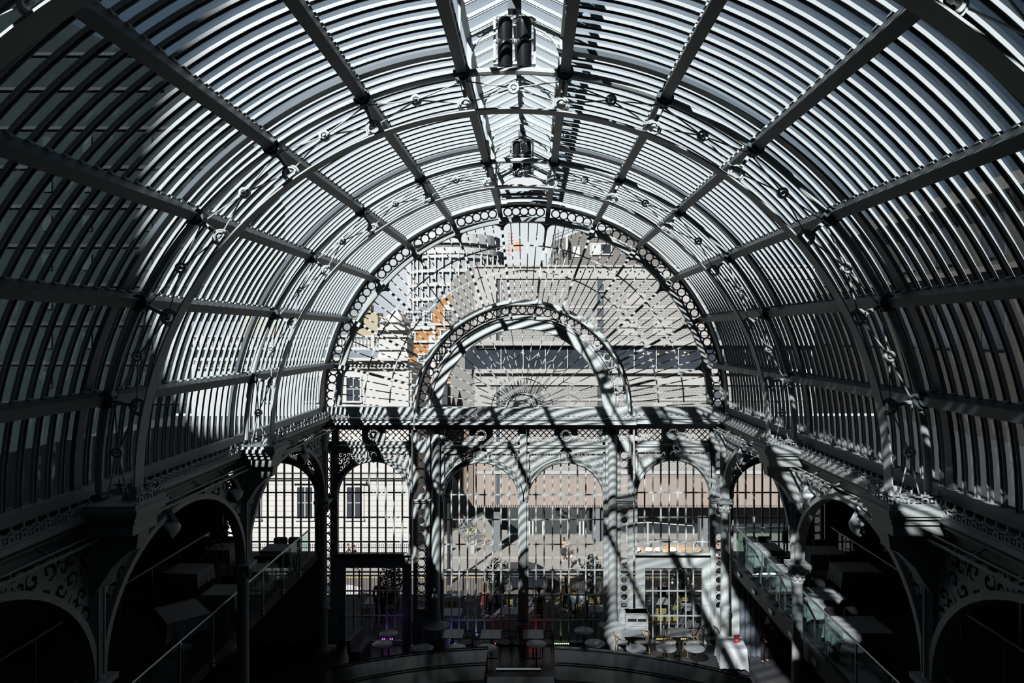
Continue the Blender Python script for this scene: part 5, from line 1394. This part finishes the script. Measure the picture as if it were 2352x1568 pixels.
# ================================================================ PEOPLE
import bmesh
def skin_mesh(nodes, edges, sub=1):
    """nodes: name->(pos,radius); returns (verts, faces) of a skinned, subdivided surface"""
    names = list(nodes); idx = {n: i for i, n in enumerate(names)}
    me = bpy.data.meshes.new('t'); me.from_pydata([tuple(nodes[n][0]) for n in names], [(idx[a], idx[b]) for a, b in edges], [])
    o = bpy.data.objects.new('t', me); C.objects.link(o)
    md = o.modifiers.new('k', 'SKIN'); md.use_smooth_shade = True
    for i, n in enumerate(names):
        r = nodes[n][1]; sv = me.skin_vertices[0].data[i]; sv.radius = (r, r) if not isinstance(r, tuple) else r; sv.use_root = (i == 0)
    if sub: m2 = o.modifiers.new('s', 'SUBSURF'); m2.levels = sub; m2.render_levels = sub
    dg = bpy.context.evaluated_depsgraph_get(); ev = o.evaluated_get(dg); m3 = bpy.data.meshes.new_from_object(ev)
    r_ = M(); r_.v = [tuple(v.co) for v in m3.vertices]; r_.f = [tuple(p.vertices) for p in m3.polygons]
    bpy.data.objects.remove(o); bpy.data.meshes.remove(me); bpy.data.meshes.remove(m3); return r_
SKIN = mat('skin_warm', (.42, .26, .19), .6, noise=.04); SKIN2 = mat('skin_dark', (.20, .11, .08), .6, noise=.04)
def person(label, loc, rz, pose, top, legs, hair, shoes, skin=None, longhair=False, scale=1.0, dress=False, held=None, bald=False):
    """figure facing -Y in its own frame; pose: hip height, lean, head pitch, arm and leg targets"""
    skin = skin or SKIN
    t = thing('person', label, 'person', loc, rz); t.scale = (scale,)*3
    V = Vector; hip = V((0, pose.get('hy', 0), pose['hip'])); ln = R(pose.get('lean', 0)); up = V((0, -math.sin(ln), math.cos(ln)))
    sp, ch, nk = hip+up*.16, hip+up*.36, hip+up*.53; hd_dir = V((0, -math.sin(ln+R(pose.get('nod', 8))), math.cos(ln+R(pose.get('nod', 8)))))
    hd = nk+hd_dir*.17
    N = {'hip': (hip, (.13, .105)), 'sp': (sp, (.125, .095)), 'ch': (ch, (.15, .105)), 'nk0': (nk-up*.05, (.07, .06)), 'nk': (nk+up*.05, (.052, .052)), 'hd': (nk+hd_dir*.11, (.06, .06))}
    E = [('hip', 'sp'), ('sp', 'ch'), ('ch', 'nk0'), ('nk0', 'nk'), ('nk', 'hd')]
    TN = {k: (N[k][0], tuple(a*1.10 for a in N[k][1])) for k in ('hip', 'sp', 'ch', 'nk0')}; TE = [('hip', 'sp'), ('sp', 'ch'), ('ch', 'nk0')]
    TN['hip'] = (hip-up*.05, TN['hip'][1])
    LN = {'hip': (hip, (.14, .115))}; LE = []; SH = []
    for s, sg in (('l', -1), ('r', 1)):
        sh = ch+V((sg*.185, 0, .10)); el, wr = pose['arm'+s]; el = sh+V((sg*el[0], el[1], el[2])); wr = el+V((sg*wr[0], wr[1], wr[2]))
        N['sh'+s] = (sh, .058); N['el'+s] = (el, .042); N['wr'+s] = (wr, .028); E += [('ch', 'sh'+s), ('sh'+s, 'el'+s), ('el'+s, 'wr'+s)]
        TN['sh'+s] = (sh, .068); TN['el'+s] = (el, .054); TN['wr'+s] = (wr-(wr-el)*.08, .040); TE += [('ch', 'sh'+s), ('sh'+s, 'el'+s), ('el'+s, 'wr'+s)]
        d = (wr-el).normalized(); side = d.cross(V((0, 0, 1))); side = (side if side.length > .2 else V((1, 0, 0))).normalized(); nn = d.cross(side).normalized()
        pm = wr+d*.06; N['pm'+s] = (pm, (.034, .022)); E.append(('wr'+s, 'pm'+s))
        for k, (o_, l_) in enumerate(((-.028, .065), (-.010, .075), (.010, .07), (.028, .055))):
            a = pm+d*.035+side*o_; b = a+d*l_*.55; c = b+(d*.7+nn*.5).normalized()*l_*.45
            for q, p_, r_ in (('a', a, .0095), ('b', b, .0088), ('c', c, .0075)): N[f'f{s}{k}{q}'] = (p_, r_)
            E += [('pm'+s, f'f{s}{k}a'), (f'f{s}{k}a', f'f{s}{k}b'), (f'f{s}{k}b', f'f{s}{k}c')]
        a = wr+d*.035-side*.035; b = a+(d*.6-side*.6).normalized()*.045
        N['t'+s+'a'] = (a, .011); N['t'+s+'b'] = (b, .009); E += [('wr'+s, 't'+s+'a'), ('t'+s+'a', 't'+s+'b')]
        h0 = hip+V((sg*.09, 0, -.04)); kn, an = pose['leg'+s]; kn = h0+V((sg*kn[0], kn[1], kn[2])); an = kn+V((sg*an[0], an[1], an[2])); to = an+V((sg*.02, -.15, -.03)); 
        N['h'+s] = (h0, .085); N['k'+s] = (kn, .056); N['c'+s] = (kn+(an-kn)*.35, .054); N['a'+s] = (an, .036); N['o'+s] = (to, .030)
        E += [('hip', 'h'+s), ('h'+s, 'k'+s), ('k'+s, 'c'+s), ('c'+s, 'a'+s), ('a'+s, 'o'+s)]
        LN['h'+s] = (h0, .10); LN['k'+s] = (kn, .070); LN['c'+s] = (kn+(an-kn)*.4, .066); LN['a'+s] = (an-(an-kn)*.06, .052); LE += [('hip', 'h'+s), ('h'+s, 'k'+s), ('k'+s, 'c'+s), ('c'+s, 'a'+s)]
        SH.append((an, to))
    b = skin_mesh(N, E, 1)
    hx = Matrix.Translation(hd) @ Matrix.Rotation(-(ln+R(pose.get('nod', 8)))*-1, 4, 'X')
    f = M().ball((0, 0, .02), .105, 16, .74, .93, 1.12); f.ball((0, -.098, -.005), .018, 8, .7, .9, 1.5)          # head, nose
    f.ball((0, -.03, -.075), .05, 10, .85, 1.1, .7)                                                                 # chin
    for sg in (-1, 1): f.ball((sg*.078, .0, .01), .022, 8, .4, .8, 1.3)
    f.tube([(-.022, -.088, -.048), (0, -.094, -.050), (.022, -.088, -.048)], .006, 5)                               # lips
    f.mv(hx); o = len(b.v); b.v += f.v; b.f += [tuple(o+i for i in q) for q in f.f]
    body = obj('body', b, skin, t, smooth=True)
    ey = M()
    for sg in (-1, 1): ey.ball((sg*.03, -.086, .025), .011, 8)
    obj('eyes', ey.mv(hx), BLACK, t)
    if not bald:
        hr = M().ball((0, .016, .05), .108, 14, .80, .98, 1.02)
        if longhair: hr.ball((0, .055, -.05), .09, 12, .95, .6, 1.5)
        obj('hair', hr.mv(hx), hair, t, smooth=True)
    obj('shirt', skin_mesh(TN, TE, 1), top, t, smooth=True)
    if dress:
        kn = (V(pose['legl'][0])+V(pose['legr'][0]))/2
        mb = M(); rings = []
        for k, (z_, rx, ry) in enumerate(((.08, .15, .12), (-.08, .18, .15), (-.3, .2, .18), (-.52, .23, .21))):
            for q in range(14): a = 2*pi*q/14; mb.v.append((rx*math.cos(a), hip.y+ry*math.sin(a)*(1+.06*math.sin(3*a)), hip.z+z_))
        for k in range(3):
            for q in range(14): mb.f.append((k*14+q, k*14+(q+1) % 14, (k+1)*14+(q+1) % 14, (k+1)*14+q))
        o_ = obj('skirt', mb, legs, t, smooth=True); md = o_.modifiers.new('s', 'SOLIDIFY'); md.thickness = .01
    else: obj('trousers', skin_mesh(LN, LE, 1), legs, t, smooth=True)
    for an, to in SH:
        mb = M().tube([tuple(an+Vector((0, .05, -.035))), tuple(an+Vector((0, 0, -.03))), tuple(to), tuple(to+Vector((0, -.05, 0)))], [.036, .046, .042, .02], 8)
        obj('shoe', mb, shoes, t, smooth=True)
    return t
cm = lambda n, c: mat('cloth_'+n, c, .85, noise=.08, scale=20)
HB = mat('hair_brown', (.06, .035, .02), .6); HK = mat('hair_black', (.012, .01, .01), .5); HG = mat('hair_auburn', (.22, .09, .04), .6); HF = mat('hair_fair', (.38, .27, .15), .6)
SW = mat('shoe_white', (.5, .5, .5), .6); SKB = mat('shoe_black', (.02, .02, .02), .5)
walk = dict(hip=.92, lean=3, arml=((.06, .10, -.25), (0, -.08, -.22)), armr=((.06, -.10, -.25), (0, -.14, -.18)), legl=((.0, -.20, -.38), (0, -.02, -.40)), legr=((.0, .06, -.42), (0, .20, -.36)))
stand = dict(hip=.94, lean=2, nod=14, arml=((.06, .02, -.27), (-.02, -.18, -.12)), armr=((.06, .02, -.27), (0, -.05, -.24)), legl=((.01, -.02, -.43), (0, .02, -.42)), legr=((.02, .0, -.43), (0, .03, -.42)))
sit = dict(hip=.50, lean=8, nod=15, arml=((.05, -.10, -.24), (-.06, -.20, .0)), armr=((.05, -.10, -.24), (-.06, -.20, .04)), legl=((.03, -.42, .02), (0, .02, -.40)), legr=((.03, -.42, .02), (0, -.03, -.40)))
leanp = dict(hip=.90, lean=48, nod=15, arml=((.04, -.14, -.22), (0, -.16, -.16)), armr=((.04, -.14, -.22), (0, -.12, -.19)), legl=((.02, -.05, -.42), (0, .06, -.40)), legr=((.02, .04, -.42), (0, .08, -.40)))
hand_face = dict(hip=.92, lean=16, nod=20, arml=((.05, -.06, -.26), (-.03, -.16, -.12)), armr=((.02, -.16, -.20), (-.14, -.14, .20)), legl=((.01, -.02, -.43), (0, .02, -.40)), legr=((.02, .02, -.43), (0, .03, -.40)))
person('person in a dark top leaning over a linen-covered table on the left terrace', (X(492, 23.4), 23.2, 3.45), R(75), leanp, cm('charcoal', (.04, .045, .05)), cm('black', (.02, .02, .022)), HK, SKB)
person('dark-clothed person resting a hand on the chin below the right terrace', (X(1757, 23.6), 23.6, 0), R(10), hand_face, cm('dark_red', (.05, .02, .02)), cm('black', (.02, .02, .022)), HF, SKB, skin=SKIN)
# street
t = person('pedestrian in a peach top and black skirt standing behind the man in white jeans', (X(1296, 52.5), 52.5, SZ), R(200), stand, cm('peach', (.42, .28, .20)), cm('black', (.02, .02, .022)), HB, SW, longhair=True, dress=True)
person('man in a grey jacket and white jeans walking in the street', (X(1309, 50.8), 50.8, SZ), R(20), walk, cm('grey_jacket', (.12, .12, .14)), cm('white_jeans', (.46, .46, .47)), HB, SW)
person('pedestrian in a dark coat crossing the street behind the right slender pilaster', (X(1650, 51), 51, SZ), R(-60), walk, cm('navy', (.03, .035, .06)), cm('beige', (.4, .36, .3)), HB, SW)
person('pedestrian in white walking past the area railing, far left', (X(798, 51), 51, SZ), R(80), walk, cm('white_top', (.45, .45, .46)), cm('blue_jeans', (.05, .07, .12)), HB, SKB)
person('pedestrian in dark red walking past the area railing, beside the one in white', (X(812, 50.6), 50.6, SZ), R(80), walk, cm('wine', (.14, .03, .04)), cm('black', (.02, .02, .022)), HK, SKB)
# garden terrace: tables, folding chairs and diners
SLAT = mat('yellow_slats', (.42, .32, .10), .6, noise=.1)
def fold_chair(lab, x, y, rz):
    t = thing('folding_chair', lab, 'chair', (x, y, 0), rz, group='slatted folding chairs on the garden terrace')
    mb = M()
    for k in range(4): mb.box(-.2, .2, -.2+.1*k, -.13+.1*k, .45, .47)
    obj('seat', mb, SLAT, t); mb = M()
    for z_ in (.58, .66, .74): mb.box(-.2, .2, .20, .22, z_, z_+.055)
    obj('backrest', mb, SLAT, t); 
    for sx in (-.21, .21): obj('leg', M().tube([(sx, -.22, 0), (sx, .21, .85)], .012, 5), STEEL, t); obj('leg', M().tube([(sx, .22, 0), (sx, -.18, .46)], .012, 5), STEEL, t)
def ter_table(lab, x, y, rz=0, w=.7):
    t = thing('terrace_table', lab, 'table', (x, y, 0), rz, group='small square tables on the garden terrace')
    obj('tabletop', M().box(-w/2, w/2, -w/2, w/2, .71, .74), mat('ter_top', (.34, .36, .37), .5), t)
    for sx in (-1, 1): obj('leg', M().tube([(sx*w*.42, -w*.4, 0), (sx*w*.42, w*.4, .71)], .012, 5), BLACK, t); obj('leg', M().tube([(sx*w*.42, w*.4, 0), (sx*w*.42, -w*.4, .71)], .012, 5), BLACK, t)
GT = [(1045, 27.9, 'behind the left tall window, left half'), (1170, 26.2, 'behind the left tall window, right half'), (1245, 27.7, 'where a man in black sits'), (1330, 27.6, 'where the couple sit, right tall window'), (1375, 26.4, 'near the right jamb of the right tall window'), (860, 27.2, 'behind the left glazed door'), (1515, 27.2, 'behind the right glazed door, left'), (1590, 26.6, 'behind the right glazed door, right'), (1040, 26.1, 'far left, close to the left tall window')]
for px, y, lab in GT:
    ter_table('small outdoor table '+lab, X(px, y), y)
    fold_chair('folding chair before the outdoor table '+lab, X(px, y)-.1, y-.72 if y > 26.9 else y+.75, R(180) if y > 26.9 else 0)
    fold_chair('folding chair beside the outdoor table '+lab, X(px, y)+.62, y+.05, R(-90))
for px in (1490, 1512, 1540): fold_chair(f'yellow-slatted chair against the right glazed door, {dict([(1490,"left"),(1512,"middle"),(1540,"right")])[px]} of three', X(px, 25.9), 25.9, R(180))
person('diner in black with short hair seated with back to the right tall window', (X(1238, 27.0), 26.95, 0), R(180), sit, cm('black', (.02, .02, .022)), cm('black', (.02, .02, .022)), HK, SKB)
person('diner in a dark blue top seated at the right tall window', (X(1321, 27.0), 26.9, 0), R(190), sit, cm('steel_blue', (.06, .10, .15)), cm('black', (.02, .02, .022)), HF, SKB)
person('diner with auburn hair seated farther out behind the right tall window', (X(1298, 28.4), 28.4, 0), R(10), sit, cm('brown', (.12, .06, .04)), cm('black', (.02, .02, .022)), HG, SKB, longhair=True)
person('woman with long auburn hair and red top seated behind the left tall window', (X(1112, 27.3), 27.3, 0), R(170), sit, cm('red_top', (.16, .03, .03)), cm('black', (.02, .02, .022)), HG, SKB, longhair=True)
person('dark-clothed person with reddish hair standing behind the left glazed door', (X(872, 26.9), 26.9, 0), R(170), stand, cm('dark_red', (.05, .02, .02)), cm('black', (.02, .02, .022)), HG, SKB)
person('hooded dark figure seated behind the right glazed door', (X(1523, 28.2), 28.2, 0), R(10), sit, cm('black', (.02, .02, .022)), cm('black', (.02, .02, .022)), HK, SKB, skin=SKIN2)
# striped bags / cushion hung on terrace chairs
for px, y, w_ in ((1335, 27.0, 'beside the diners in the right tall window'), (1600, 26.2, 'behind the right glazed door')):
    t = thing('striped_cushion', f'navy and white striped seat cushion standing up {w_}', 'cushion', (X(px, y), y, .5), R(20))
    obj('cover', M().ball((0, 0, .25), .24, 14, .8, .25, 1.1), SW, t, smooth=True)
    mb = M()
    for k in range(4): mb.ring(0, .25, .05+.045*k, .068+.045*k, -.075+.012*k, -.05+.012*k, n=18)
    obj('stripes', mb, cm('navy', (.03, .035, .06)), t)
